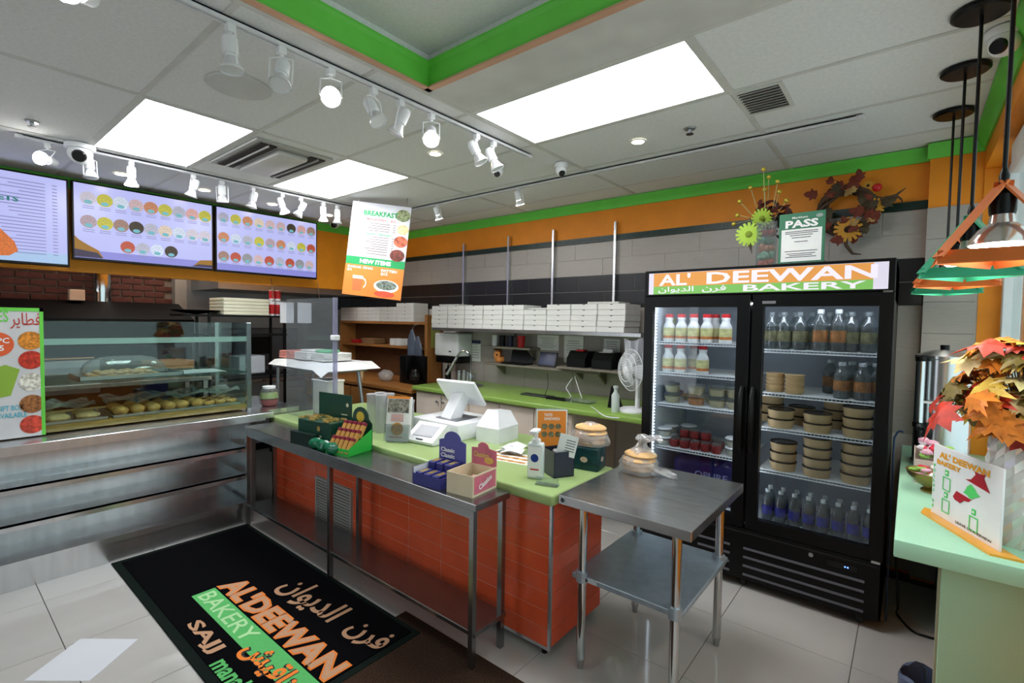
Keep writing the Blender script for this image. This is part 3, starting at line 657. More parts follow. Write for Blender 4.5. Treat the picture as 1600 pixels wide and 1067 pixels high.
for x in (.165, .255, .34, .515, .60):
    if x in (.34,): continue
    dup(b1, FB+Vector((W/2+x-.02, .22, 1.505)))
for k in range(6): dup(b1, FB+Vector((W/2+.10+k*.092, .33, 1.505)))
b2 = bot('capped_soda_bottle', .25, .04, liq, ol_, capw, 'white-capped soda bottle on the top right fridge shelf', 'white-capped soda bottles on the top right fridge shelf'); b2.location = FB+Vector((W/2+.345, .19, 1.505)); dup(b2, FB+Vector((W/2+.435, .19, 1.505)))
b3 = bot('short_soda_bottle', .215, .042, liq, ol_, capw, 'short clear soda bottle on the second right fridge shelf', 'short soda bottles on the second right fridge shelf'); b3.location = FB+Vector((W/2+.46, .21, 1.23))
for x, y in ((.56, .21), (.62, .26), (.50, .32), (.38, .42), (.58, .37)): dup(b3, FB+Vector((W/2+x, y, 1.23)))
# wooden cups
cupm = mat('kraft_cup', (216, 186, 138), .6, noise=(14, .1, None))
tc_ = thing('kraft_cup_stack', 'short stack of kraft paper bowls on the second right fridge shelf', 'bowl stack', FB+Vector((W/2+.10, .25, 1.23)), 0, 'kraft bowl stacks on the second right fridge shelf')
for k in range(5): MB().lathe([(.048, 0), (.056, .022), (.058, .024), (0, .024)], (0, 0, k*.024), 20).build('bowl', cupm, tc_)
dup(tc_, FB+Vector((W/2+.215, .22, 1.23)))
# kraft bowls with black lids
def bowl(r, h):
    t = thing('kraft_bowl', 'kraft salad bowl with clear lid on the third right fridge shelf', 'bowl', (0, 0, 0), 0, 'kraft bowls on the third right fridge shelf')
    MB().lathe([(r*.88, 0), (r*.9, .002), (r, h*.93), (r*1.02, h)], n=26).build('bowl', cupm, t)
    MB().lathe([(r*1.03, h), (r*1.03, h+.006), (r*.97, h+.009), (r*.95, h+.004), (0, h+.004)], n=26).build('lid', glassmat('smoked_lid', (170, 168, 164), .1, .05, opac=.12, ocol=(80, 74, 70)), t); return t
b0 = bowl(.076, .052); b0.location = FB+Vector((W/2+.145, .22, 1.01)); P = .0605
for x, y, n, st in ((.145, .22, 2, 1), (.345, .215, 2, 0), (.545, .22, 3, 0), (.05, .42, 3, 0), (.23, .42, 2, 0), (.42, .45, 3, 0)):
    for k in range(st, n): dup(b0, FB+Vector((W/2+x, y, 1.01+k*P)))
for x, y, n in ((.165, .23, 3), (.35, .215, 4), (.545, .22, 4)):
    for k in range(n): o = dup(b0, FB+Vector((W/2+x, y, .74+k*P)), 0, 'kraft salad bowl with clear lid on the fourth right fridge shelf'); o['group'] = 'kraft bowls on the fourth right fridge shelf'
# water bottles
wl = glassmat('water_fill', (190, 206, 220), .05, 0, opac=.05); wlab = mat('blue_water_label', (52, 58, 150), .4, noise=(30, .3, None))
b4 = bot('water_bottle', .205, .031, wl, wlab, capw, 'small water bottle with blue label in the fridge bottom', 'small water bottles in the fridge bottom'); b4.location = FB+Vector((W/2+.09, .20, .40))
for r in range(2):
    for k in range(8):
        if r+k: dup(b4, FB+Vector((W/2+.09+k*.076, .20+r*.085, .40)))
# ================= things on the fridge, the back wall =================
# glass vase of dried flowers
p = ony(1195, 410, 3.36); t = thing('flower_vase', 'square glass vase of red and green stones with flowers on the fridge', 'vase', (p.x, 3.385, 2.021), .2)
MB().box(-.055, -.055, 0, .055, .055, .006).box(-.055, -.055, 0, -.052, .055, .27).box(.052, -.055, 0, .055, .055, .27).box(-.055, -.055, 0, .055, -.052, .27).box(-.055, .052, 0, .055, .055, .27).build('vase', clear_p, t)
cols = [(200, 90, 70), (150, 190, 165), (226, 150, 120), (120, 165, 145), (170, 50, 45)]
for k in range(5):
    s = MB()
    for _ in range(24): s.sph((rnd.uniform(-.036, .036), rnd.uniform(-.036, .036), .022+k*.047+rnd.uniform(-.012, .012)), rnd.uniform(.013, .018), 7, 5)
    s.build('stone_layer', mat('stones%d' % k, cols[k], .5), t)
st = MB(); golds = MB()
tips = [(-.10, 0, .50), (-.03, -.02, .60), (.0, .02, .56), (.05, 0, .52), (-.16, 0, .42), (-.17, -.02, .33), (.06, .01, .46), (-.02, .0, .48), (-.19, 0, .28), (.1, 0, .40)]
for a in tips:
    st.tube([(0, 0, .1), (a[0]*.4, a[1], .3), a], .0022, 4); MB().sph(a, .0135, 10, 7).build('gold_berry', mat('gold_berry', (190, 170, 60), .3, .4), t)
st.build('stem', mat('pale_stem', (170, 160, 110), .7), t)
def leafset(t, n, c, rad, zr, m, size, nm):
    s = MB()
    for _ in range(n):
        a = rnd.uniform(0, 2*PI); r = rnd.uniform(rad[0], rad[1]); z = rnd.uniform(*zr)
        M = Matrix.Translation((c[0]+r*math.cos(a), c[1]+r*math.sin(a)*.6, z)) @ Matrix.Rotation(rnd.uniform(0, 6.3), 4, 'Z') @ Matrix.Rotation(rnd.uniform(-1.2, 1.2), 4, 'X')
        L = size*rnd.uniform(.7, 1.3)
        s.add([(0, 0, 0), (L*.22, L*.35, .01), (L*.14, L*.75, .012), (0, L, .0), (-L*.14, L*.75, .012), (-L*.22, L*.35, .01), (0, L*.5, -.008)], [(0, 1, 6), (1, 2, 6), (2, 3, 6), (3, 4, 6), (4, 5, 6), (5, 0, 6)], 0, M)
    return s.build(nm, m, t)
leafset(t, 30, (.02, .03), (.02, .11), (.27, .38), mat('burgundy_leaf', (84, 34, 28), .6), .09, 'burgundy_leaf')
leafset(t, 10, (.08, .03), (.02, .06), (.2, .32), mat('dark_leaf', (60, 52, 34), .6), .08, 'dark_leaf')
def daisy(c, r, m, n=16, tilt=0, mid=None):
    s = MB(Matrix.Translation(c) @ Matrix.Rotation(PI/2+tilt, 4, 'X'))
    for k in range(n):
        a = 2*PI*k/n; M = Matrix.Rotation(a, 4, 'Z')
        s.add([(0, .1*r, 0), (.14*r, .5*r, .05*r), (.10*r, r, -.02*r), (-.10*r, r, -.02*r), (-.14*r, .5*r, .05*r)], [(0, 1, 2, 3, 4)], 0, M)
    s.sph((0, 0, .03*r), (.28*r, .28*r, .1*r), 10, 6, 1); return s
lime = mat('lime_flower', (168, 200, 70), .6)
daisy((-.10, -.05, .20), .075, lime).build('lime_flower', [lime, mat('flower_heart', (120, 140, 40), .8)], t)
daisy((-.03, -.03, .30), .06, lime, tilt=.5).build('lime_flower', [lime, MATS['flower_heart']], t)
sv = MB()
for k in range(4): sv.tube([(-.06+k*.01, -.03, .26), (-.09-k*.012, -.04, .2), (-.08-k*.008, -.05, .08+k*.02)], [.006, .008, .002], 5)
sv.build('twig', mat('dark_twig', (60, 44, 30), .7), t)
# green PASS certificate
p0 = pix(1261, 372, ray(1261, 372).y and 3.45/ray(1261, 372).y); t = thing('pass_certificate', 'green framed PASS inspection certificate standing on the fridge', 'certificate', (p0.x-.01, 3.315, 2.021), -.06)
MB().bev(-.12, 0, 0, .12, .006, .30, .002, 1).build('board', mat('pass_green', (52, 120, 88), .5), t)
MB().bev(-.13, -.03, 0, .13, .05, .008, .002, 1).build('stand', clear_p, t)
F = XF((0, -.001, .15))
MB().rect(-.105, -.135, .105, .055, .0006, 0, F).build('paper', whitep, t)
txt('PASS', F @ Matrix.Translation((0, .085, 0)), .17, .045, inkw, t, 'lettering', .001, .04)
txt('Markham', F @ Matrix.Translation((-.01, .122, 0)), .08, .012, inkw, t, 'lettering', .001, .01)
l = MB()
for k, (y, w_) in enumerate(((.04, .17), (.03, .17), (.018, .12), (.004, .10), (-.02, .07), (-.075, .17), (-.09, .15), (-.1, .12), (-.11, .16))): l.rect(-w_/2, y-.002, w_/2, y+.002, .001, 0, F)
l.build('print_line', ink, t)
MB().disc(.09, .122, .018, .011, .001, M=F).build('crest', mat('crest_grey', (150, 165, 160), .6), t)
# autumn wreath
p = ony(1322, 330, 4.12); t = thing('autumn_wreath', 'autumn wreath of brown twigs, leaves and sunflowers on the tiled wall', 'wreath', (p.x, 4.14, p.z))
s = MB()
for k in range(10):
    ph = rnd.uniform(0, 6); pts = []
    for i in range(33):
        a = 2*PI*i/32; r = .145+.024*math.sin(3*a+ph); pts.append((r*math.cos(a), -.03+.02*math.cos(4*a+ph), r*math.sin(a)))
    s.tube(pts, .012, 5, caps=False)
s.tube([(.1, -.03, .09), (.2, -.05, .05), (.27, -.06, .06), (.32, -.06, .10)], [.012, .012, .009, .003], 6).tube([(.27, -.06, .06), (.3, -.06, .03), (.31, -.07, .0)], [.008, .006, .002], 5).tube([(.0, -.03, -.13), (.01, -.05, -.24), (.05, -.05, -.30), (.1, -.06, -.31)], [.014, .012, .009, .003], 6)
s.build('twig_ring', mat('wreath_twig', (84, 62, 46), .8), t)
def wleaf(n, m, nm, size):
    for _ in range(n):
        s = MB(); a = rnd.uniform(0, 2*PI); r = rnd.uniform(.10, .21)
        M = Matrix.Translation((r*math.cos(a), -.055-rnd.uniform(0, .03), r*math.sin(a))) @ Matrix.Rotation(PI/2, 4, 'X') @ Matrix.Rotation(rnd.uniform(0, 6.3), 4, 'Z') @ Matrix.Rotation(rnd.uniform(-.6, .6), 4, 'X')
        L = size*rnd.uniform(.7, 1.2)
        po = [(0, 0), (.35, .1), (.3, .3), (.5, .5), (.25, .55), (.2, .8), (0, 1), (-.2, .8), (-.25, .55), (-.5, .5), (-.3, .3), (-.35, .1)]
        s.add([(x*L, y*L, 0) for x, y in po]+[(0, .4*L, .012)], [(i, (i+1) % 12, 12) for i in range(12)], 0, M)
        s.build(nm, m, t)
wleaf(20, mat('rust_leaf', (112, 44, 26), .7), 'rust_leaf', .09); wleaf(14, mat('olive_leaf', (70, 56, 34), .7), 'olive_leaf', .08); wleaf(4, mat('cream_leaf', (176, 140, 84), .7), 'cream_leaf', .08)
yel = mat('sunflower_petal', (206, 144, 40), .6); brn = mat('sunflower_heart', (50, 30, 20), .9)
for c_, r in (((.02, -.07, -.135), .085), ((.16, -.06, .0), .06), ((.12, -.05, .15), .035)): daisy(c_, r, yel, 15).build('sunflower', [yel, brn], t)
MB().sph((.17, -.05, .13), .028, 10, 7).build('red_berry', red, t)
# ---- steel wall shelf with pizza boxes ----
ZS = 1.575
t = thing('wall_shelf', 'long stainless shelf on wall standards loaded with pizza boxes', 'shelf', (-4.28, 3.79, 0))
MB().bev(0, 0, ZS-.035, 2.56, .39, ZS, .003, 1).build('shelf_board', steel_h, t)
for px, py in ((725, 381), (795, 369), (865, 359), (962, 346)):
    q = ony(px, py, 4.16); MB().box(q.x+4.28-.011, .36, ZS, q.x+4.28+.011, .398, q.z).build('wall_standard', steel, t)
MB().box(.9, .36, ZS-.09, .925, .395, ZS-.035).build('bracket', steel_d, t)
def pbox(w_, d, h_):
    m = MB().bev(-w_/2, 0, 0, w_/2, d, h_, .002, 1)
    return m.mesh('carton', mat('pizza_box_white', (226, 224, 220), .75), 30), MB().rect(-.012, 0, .012, .006, .0008).mesh('tab_hole', mat('tab_dark', (40, 38, 36), .9), 0)
LV = ('bottom', 'second', 'third', 'fourth', 'topmost')
def stack(xa, xb, yf, z0, hs, n, lb, grp, dx=0.0, skew=.004, d=.30):
    w_ = abs(xb-xa)-.009
    for k in range(n):
        me, hole = pbox(w_, d, hs-.0015)
        o = tag(link('pizza_box', me, None, ((xa+xb)/2+rnd.uniform(-skew, skew)+dx*k, yf+rnd.uniform(0, skew), z0+k*hs)), (LV[k] if k < n-1 else 'topmost')+' '+lb, 'pizza box', grp)
        hl = link('tab_hole', hole, o, (0, -.0005, hs-.009)); hl.rotation_euler = (PI/2, 0, 0)
bx = [ony(px, 510, 3.8).x for px in (673.5, 698.5, 724.7, 753.5, 784, 817, 852.5, 890, 931.5, 976)]
cnt = [5, 5, 5, 5, 5, 4, 5, 5, 5]; ords = ('first', 'second', 'third', 'fourth', 'fifth', 'sixth', 'seventh', 'eighth', 'ninth')
for k in range(9): stack(bx[k], bx[k+1], 3.80, ZS, .0495, cnt[k], 'white pizza box of the %s stack from the wooden hutch on the steel shelf' % ords[k], 'pizza boxes on the steel shelf', .002)
for px, lb in ((705, 'loose pizza box lying on the second and third stacks'), (840, 'loose pizza box lying on the sixth stack'), (945, 'loose pizza box lying on the eighth stack')):
    q = ony(px, 470, 3.9); o = tag(MB().bev(-.15, 0, 0, .15, .25, .018, .002, 1).build('loose_pizza_box', mat('pizza_lid', (205, 204, 200), .7), None, (q.x, 3.86, ZS+.002+.0495*(4 if px == 840 else 5)), .05), lb, 'pizza box')
# ---- oak hutch with grey-white boxes ----
HX0, HX1, HYF = -6.45, -4.53, 3.93; hw = HX1-HX0
t = thing('wooden_hutch', 'oak shelving hutch in the corner below the hanging menu', 'shelving unit', (HX0, HYF, 0))
MB().bev(0, 0, 1.60, hw-.05, .25, 1.635, .003, 1).build('shelf', wood, t); MB().bev(0, .01, 1.29, hw-.05, .25, 1.32, .003, 1).build('shelf', wood, t)
sp = MB().bev(hw-.05, .0, .90, hw, .25, 1.72, .004, 1).build('side_panel', wood, t); MB().rect(.06, .42, .2, .70, .001, 0, XL((hw, 0, .9))).build('lime_note', mat('lime_note', (176, 182, 96), .7), sp); MB().bev(0, 0, .9, .04, .25, 1.6, .004, 1).build('side_panel', wood, t)
MB().box(0, .24, .9, hw, .255, 1.62).build('back_board', wood_d, t)
MB().bev(0, -.55, .86, hw+.38, .25, .90, .004, 1).build('worktop', wood, t)
MB().box(0.02, -.52, .1, hw+.36, .24, .86).build('base_cabinet', wood_d, t)
for k in range(4): MB().bev(.04+k*.55, -.54, .62, .56+k*.55, -.52, .83, .004, 1).build('drawer_front', wood, t)
MB().box(.05, -.48, 0, hw+.3, .2, .1).build('plinth', black, t)
hb = [ony(px, 490, HYF).x for px in (520, 557, 592.5, 618.5, 646)]
for k in range(4): stack(max(hb[k], HX0+.02), min(hb[k+1], HX1-.055), HYF+.005, 1.635, .047, 5 if k == 3 else 4, 'grey-white pizza box of the %s stack from the kitchen side on the oak hutch' % ords[k], 'pizza boxes on the oak hutch', 0, .003, .235)
# things in the hutch
q = lambda px, z, y=3.98: ony(px, 500, y).x
kr = mat('kraft_brown', (150, 112, 76), .8)
for k in range(6): tag(MB().bev(-.15, -.09, 0, .15, .09, .012, .003, 1).build('brown_paper_bag', kr, None, (q(577, 0)+rnd.uniform(-.02, .02), 4.05, 1.321+k*.0125), rnd.uniform(-.1, .1)), 'flat brown paper bag in the pile on the hutch shelf', 'paper bag', 'brown paper bags on the hutch shelf')
t = tag(MB().bev(-.07, -.09, 0, .07, .09, .05, .006, 1).build('red_folder_box', red, None, (ony(555, 500, 3.98).x, 4.05, 1.321)), 'flat red box on the hutch shelf', 'box')
for k in range(2): tag(MB().bev(-.04, -.07, 0, .04, .07, .09, .004, 1).build('white_carton', whitep, None, (q(612, 0)+k*.12, 4.05, 1.321), -.25), 'small white carton leaning on the hutch shelf', 'carton', 'white cartons on the hutch shelf')
t = thing('hanging_plastic_bags', 'bunch of grey plastic bags hanging from the hutch', 'plastic bags', (ony(648, 520, 3.88).x, 3.885, 0))
gb = mat('grey_plastic_bag', (92, 100, 116), .25)
for x0, zt, zb, w_ in ((-.06, 1.54, 1.22, .16), (.05, 1.46, 1.12, .17)):
    s = MB(); n = 12; rows = 8; vs = []; fs = []
    for j in range(rows):
        u = j/(rows-1); wd = w_*(.25+.75*min(1, u*2.2))
        for i in range(n): a = 2*PI*i/n; vs.append((x0+wd/2*math.cos(a)*(1+.12*math.sin(5*a+j)), .025*(.4+u)*math.sin(a)*(1+.3*math.sin(3*a+j)), zt+(zb-zt)*u))
    for j in range(rows-1):
        for i in range(n): fs.append((j*n+i, j*n+(i+1) % n, (j+1)*n+(i+1) % n, (j+1)*n+i))
    s.add(vs, fs); s.build('bag', gb, t)
MB().tube([(-.05, 0, 1.54), (-.02, .0, 1.59), (0, .05, 1.61)], .004, 5).build('hook', steel_d, t)
t = thing('coffee_machine', 'small black drip machine on the wooden worktop', 'coffee machine', (ony(640, 590, 3.72).x, 3.74, .90))
MB().bev(-.16, -.05, 0, -.02, .12, .33, .015, 2).bev(-.02, -.05, 0, .16, .12, .05, .01, 2).bev(-.02, .06, .05, .16, .12, .33, .01, 2).build('body', black, t)
MB().lathe([(.06, 0), (.068, .05), (.05, .11), (.045, .13)], (.075, 0, .05), 16).build('carafe', mat('dark_glass', (30, 26, 24), .1), t)
t = tag(MB().sph((0, 0, .07), (.11, .08, .07), 14, 9, jit=.12).build('bread_bag', bag_p, None, (ony(603, 595, 3.66).x, 3.66, .90)), 'crumpled clear plastic bag on the wooden worktop', 'plastic bag')
t = thing('paper_cup', 'tan paper cup on the wooden worktop', 'cup', (ony(560, 605, 3.45).x, 3.48, .90)); MB().lathe([(.032, 0), (.042, .11), (.044, .112), (.040, .112), (.036, .02), (0, .02)], n=18).build('cup', cupm, t)
# ================= back counter things =================
BZ = .955
t = thing('towel_dispenser', 'white paper towel dispenser on the tiled wall by the sink', 'dispenser', (-4.21, 4.18, 1.24))
MB().bev(-.20, -.24, 0, .20, 0, .27, .02, 3).build('housing', white, t); MB().bev(-.19, -.225, -.08, .19, -.01, .002, .01, 2).build('lower_cover', black, t)
MB().box(.05, -.243, .05, .09, -.24, .065).build('lock_mark', ink, t)
# faucet
t = thing('kitchen_faucet', 'tall chrome gooseneck spray faucet on the green back counter', 'faucet', (ony(735, 600, 3.93).x, 3.93, BZ))
f = MB().lathe([(.03, 0), (.03, .02), (.022, .03), (.022, .09), (.016, .12)], n=16)
pts = [(0, 0, .1), (0, 0, .28)]+[(-.085+.085*math.cos(a), -.02*(1-math.cos(a)), .28+.085*math.sin(a)) for a in [i*PI/8 for i in range(1, 7)]]
f.tube(pts, .012, 10).build('neck', chrome, t)
MB().tube([pts[-1], (-.19, -.06, .25), (-.24, -.09, .14), (-.27, -.11, .09)], [.012, .016, .017, .02], 10).build('spray_hose', mat('spring_chrome', (170, 172, 172), .2, 1, bump=(90, 1)), t)
MB().tube([(.02, 0, .07), (.06, 0, .10), (.075, 0, .15)], [.009, .008, .006], 8).build('lever', chrome, t)
for k, (dx, h_) in enumerate(((-.22, .13), (-.15, .11), (-.30, .12))):
    u = thing('steel_canister', 'steel canister behind the sink faucet', 'canister', (ony(735, 600, 3.93).x+dx, 4.05, BZ), 0, 'steel canisters behind the sink'); MB().lathe([(.036, 0), (.036, h_*.8), (.03, h_*.85), (.03, h_), (0, h_)], n=16).build('body', steel, u)
# brown wreath-like mug rack beside dispenser (black soap pump)
t = thing('soap_bottle', 'dark pump soap bottle below the towel dispenser', 'bottle', (ony(700, 590, 4.02).x, 4.02, BZ)); MB().lathe([(.035, 0), (.035, .12), (.012, .14), (.012, .17), (0, .17)], n=16).build('body', black, t); MB().tube([(0, 0, .17), (0, 0, .2), (-.04, -.01, .2)], .006, 6).build('pump', black, t)
def sheet(px0, py0, px1, py1, lb, m=whitep, hdr=None, nm='wall_notice', y=4.183, lines=6):
    a = ony(px0, py0, y); b = ony(px1, py1, y); w_ = b.x-a.x; h_ = a.z-b.z
    t = thing(nm, lb, 'notice', ((a.x+b.x)/2, y, b.z)); MB().box(-w_/2, -.003, 0, w_/2, .003, h_).build('paper', m, t)
    F = XF((0, -.0035, 0)); l = MB()
    for k in range(lines): z = h_*(.80-k*.75/lines); ww = w_*rnd.uniform(.25, .4); l.rect(-ww, z-.003, ww, z+.003, .0006, 0, F)
    if lines: l.build('print_line', mat('grey_ink', (150, 150, 150), .8), t)
    if hdr: MB().rect(-w_/2, h_*.84, w_/2, h_, .0008, 0, F).build('heading', hdr, t)
    return t
sheet(734, 531, 751, 565, 'white notice with navy heading beside the towel dispenser', hdr=mat('navy_ink', (44, 44, 84), .6))
sheet(840, 523, 873, 548, 'pale photo notice taped above the tablet'); sheet(842, 551, 868, 578, 'green-bordered certificate on the wall behind the tablet', mat('pale_green_paper', (206, 222, 200), .7))
sheet(882, 524, 911, 568, 'white typed notice pinned left of the receipt printers', lines=9); sheet(944, 529, 969, 554, 'white notice half hidden above the receipt printers', lines=5)
# small wall shelves
shg = mat('grey_wood_shelf', (120, 112, 100), .6)
def wshelf(x0, x1, z, d, lb, nm='small_wall_shelf'):
    t = thing(nm, lb, 'shelf', (x0, WY-.012, z)); MB().bev(0, -d, -.022, x1-x0, 0, 0, .002, 1).build('board', shg, t)
    for x in (.1, x1-x0-.08): MB().prism([(-d*.7, -.02), (-.0, -.02), (0, -.14)], 0, .02, M=frame((x, 0, 0), (0, 1, 0), (0, 0, 1))).build('bracket', shg, t)
    return t
wshelf(-3.68, -3.02, 1.385, .2, 'upper small grey shelf with cups beside the pizza boxes')
wshelf(-3.62, -2.18, 1.205, .24, 'long small grey shelf with tablet above the back counter')
wshelf(-2.62, -1.92, 1.235, .30, 'short shelf carrying two black receipt printers')
t = thing('red_cup', 'red plastic cup on the small upper shelf', 'cup', (-3.2, 4.08, 1.385)); MB().lathe([(.035, 0), (.045, .12), (.04, .12), (.033, .01), (0, .01)], n=16).build('cup', red, t)
for k, (x, m, lb) in enumerate(((-3.58, white, 'white canister on the small upper shelf'), (-3.47, black, 'black canister on the small upper shelf'), (-3.36, mat('navy_can', (36, 40, 66), .4), 'navy canister on the small upper shelf'))):
    u = thing('canister', lb, 'canister', (x, 4.09, 1.385)); MB().lathe([(.034, 0), (.034, .10), (.036, .102), (.036, .118), (0, .12)], n=16).build('body', m, u)
# sunflower pumpkin ornament
t = thing('autumn_figurine', 'small orange autumn figurine on the grey shelf', 'figurine', (-3.50, 4.08, 1.205))
om = mat('pumpkin_orange', (206, 132, 60), .6)
for k in range(8): a = 2*PI*k/8; MB().sph((.03*math.cos(a), .02*math.sin(a), .035), (.03, .025, .035), 8, 6).build('pumpkin_rib', om, t)
MB().lathe([(.045, .06), (.05, .075), (.02, .085), (.035, .12), (.0, .16)], n=12).build('hat', mat('brown_hat', (128, 66, 36), .7), t)
daisy((0, -.045, .085), .05, om, 12).build('ruffle', [om, brn], t)
# laptop-like black tablet and cash screen on the shelf
t = thing('black_laptop', 'open black laptop on the grey shelf beside the figurine', 'laptop', (-3.24, 4.08, 1.205)); MB().bev(-.14, -.12, 0, .16, .06, .014, .003, 1).build('base', black, t); MB().bev(-.14, .0, 0, .16, .008, .17, .003, 1, M=Matrix.Translation((0, .04, .012)) @ Matrix.Rotation(-.25, 4, 'X')).build('screen', blackm, t)
t = thing('order_tablet', 'dark tablet leaning on the grey shelf under the certificate', 'tablet', (-2.84, 4.03, 1.205)); MB().bev(-.11, 0, 0, .11, .01, .15, .003, 1, M=Matrix.Translation((0, 0, .004)) @ Matrix.Rotation(-.35, 4, 'X')).build('case', black, t); MB().rect(-.095, .015, .095, .14, .001, 0, Matrix.Translation((0, 0, .004)) @ Matrix.Rotation(-.35, 4, 'X') @ XF((0, -.001, 0))).build('screen', mat('tablet_screen', (60, 66, 92), .15, emit=.05), t)
for x, lb, w_ in ((-2.43, 'black receipt printer with red light on the short shelf', .2), (-2.16, 'black receipt printer with paper on the short shelf', .2)):
    t = thing('receipt_printer', lb, 'printer', (x, 4.03, 1.235)); MB().prism([(-.1, 0), (.1, 0), (.1, .15), (-.04, .15), (-.1, .08)], -w_/2, w_/2, M=frame((0, 0, 0), (0, 1, 0), (0, 0, 1))).build('body', black, t)
    if 'red' in lb: MB().bev(-.03, -.05, .149, .05, .03, .165, .004, 1).build('red_cover', red, t)
    else: MB().bev(-.06, -.05, .149, .06, .05, .152, .001, 1).bev(-.05, .02, .15, .05, .03, .18, .001, 1).build('paper', whitep, t)
# hanging white apron / roll at the shelf's end
t = thing('hanging_cloth', 'grey-white cloth hanging at the end of the steel shelf', 'cloth', (ony(988, 540, 3.78).x, 3.80, 0)); s = MB()
vs = []; fs = []
for j in range(7):
    for i in range(9): vs.append((-.09+.18*i/8, .02*math.sin(i*1.7+j*.4)+.01, 1.53-.24*j/6-.02*math.sin(i*.5)))
for j in range(6):
    for i in range(8): fs.append((j*9+i, j*9+i+1, (j+1)*9+i+1, (j+1)*9+i))
s.add(vs, fs); s.build('cloth', mat('grey_cloth', (176, 178, 184), .8), t); MB().cyl((-.1, .01, 1.535), (.1, .01, 1.535), .006, n=8).build('bar', steel, t)
# fan
fp = ony(987, 655, 3.60); t = thing('desk_fan', 'white round desk fan on the back counter next to the fridge', 'fan', (fp.x, 3.62, BZ), -.55)
MB().lathe([(.12, 0), (.12, .012), (.09, .028), (.03, .035), (0, .035)], n=28).build('base', white, t)
MB().bev(.02, -.0, .03, .055, .03, .30, .006, 1).build('stand', white, t)
fc = Vector((0, -.03, .33)); ca = Matrix.Translation(fc) @ Matrix.Rotation(PI/2, 4, 'X')
cg = MB(ca)
for k in range(40):
    a = 2*PI*k/40; cg.tube([(.03*math.cos(a), .03*math.sin(a), .05), (.1*math.cos(a), .1*math.sin(a), .045), (.162*math.cos(a), .162*math.sin(a), 0), (.1*math.cos(a), .1*math.sin(a), -.045), (.03*math.cos(a), .03*math.sin(a), -.05)], .0016, 4, caps=False)
for r, z in ((.165, 0), (.13, .034), (.09, .046), (.03, .05)): cg.tube([(r*math.cos(i*PI/16), r*math.sin(i*PI/16), z) for i in range(33)], .003, 5, caps=False)
cg.build('cage', white, t)
bl = MB(ca)
for k in range(3):
    M = Matrix.Rotation(k*2*PI/3, 4, 'Z') @ Matrix.Rotation(.35, 4, 'Y')
    bl.add([(.02, -.02, 0), (.06, -.06, 0), (.12, -.07, .004), (.145, -.02, .006), (.13, .05, .004), (.07, .05, 0), (.02, .02, 0)], [tuple(range(7))], 0, M)
bl.build('blade', mat('fan_blade', (206, 210, 214), .3), t); MB(ca).lathe([(.032, -.09), (.032, .045), (.02, .055), (0, .056)], n=18).build('motor', white, t)
# small things on the back counter
t = thing('green_spray_bottle', 'clear squeeze bottle on the back counter beside the fan', 'bottle', (ony(961, 655, 3.50).x, 3.50, BZ)); MB().lathe([(.03, 0), (.032, .01), (.032, .13), (.014, .16), (.014, .185), (.02, .187), (.02, .205), (0, .207)], n=16).build('body', mat('cloudy_bottle', (190, 200, 196), .3), t)
t = thing('card_terminal_stand', 'black tilted stand on the back counter beside the squeeze bottle', 'stand', (ony(948, 640, 3.62).x, 3.66, BZ)); MB().prism([(0, 0), (.12, 0), (.10, .05), (.05, .18), (.03, .18)], -.02, .03, M=frame((0, 0, 0), (1, 0, 0), (0, 0, 1))).build('body', black, t)
t = thing('black_keyboard', 'flat dark keyboard pad on the green back counter', 'keyboard', (ony(838, 618, 3.7).x, 3.72, BZ)); MB().bev(-.17, -.05, 0, .17, .05, .015, .004, 1).build('body', mat('dark_grey', (50, 52, 50), .5), t)
t = thing('black_tray', 'small black tray on the green back counter', 'tray', (ony(870, 623, 3.66).x, 3.68, BZ)); MB().bev(-.11, -.045, 0, .11, .045, .018, .006, 2).build('body', black, t)
t = thing('clear_tray', 'low clear tray beside the black tray', 'tray', (ony(905, 625, 3.68).x, 3.70, BZ)); MB().bev(-.13, -.06, 0, .13, .06, .025, .006, 2).build('body', clear_p, t)
def cable(pts, lb, m, r=.004, nm='cable'):
    a = Vector(pts[0]); res = []
    P = [Vector(p) for p in pts]
    for i in range(len(P)-1):
        p0 = P[max(i-1, 0)]; p1 = P[i]; p2 = P[i+1]; p3 = P[min(i+2, len(P)-1)]
        for k in range(6):
            u = k/6; res.append(.5*((2*p1)+(p2-p0)*u+(2*p0-5*p1+4*p2-p3)*u*u+(3*p1-p0-3*p2+p3)*u**3)-a)
    res.append(P[-1]-a)
    return tag(MB().tube(res, r, 6).build(nm, m, None, a), lb, 'cable')
z4 = BZ+.004
cable([ony(898, 588, 4.0), ony(905, 610, 3.95), ony(915, 635, 3.85), onz(925, 636, z4), onz(945, 650, z4), onz(968, 653, z4)], 'white cable from the shelf curling over the back counter', white)
cable([ony(895, 590, 4.0), ony(885, 605, 3.95), ony(888, 612, 3.92), ony(893, 622, 3.9), onz(892, 628, z4)], 'short white cable loop hanging below the small shelf', white)
cable([ony(855, 583, 4.0), ony(856, 605, 3.95), onz(848, 622, z4)], 'thin dark cable hanging below the tablet shelf', black, .0025)
# ================= things on the service counter and steel shelf table =================
CZ = .83; SZT = .80
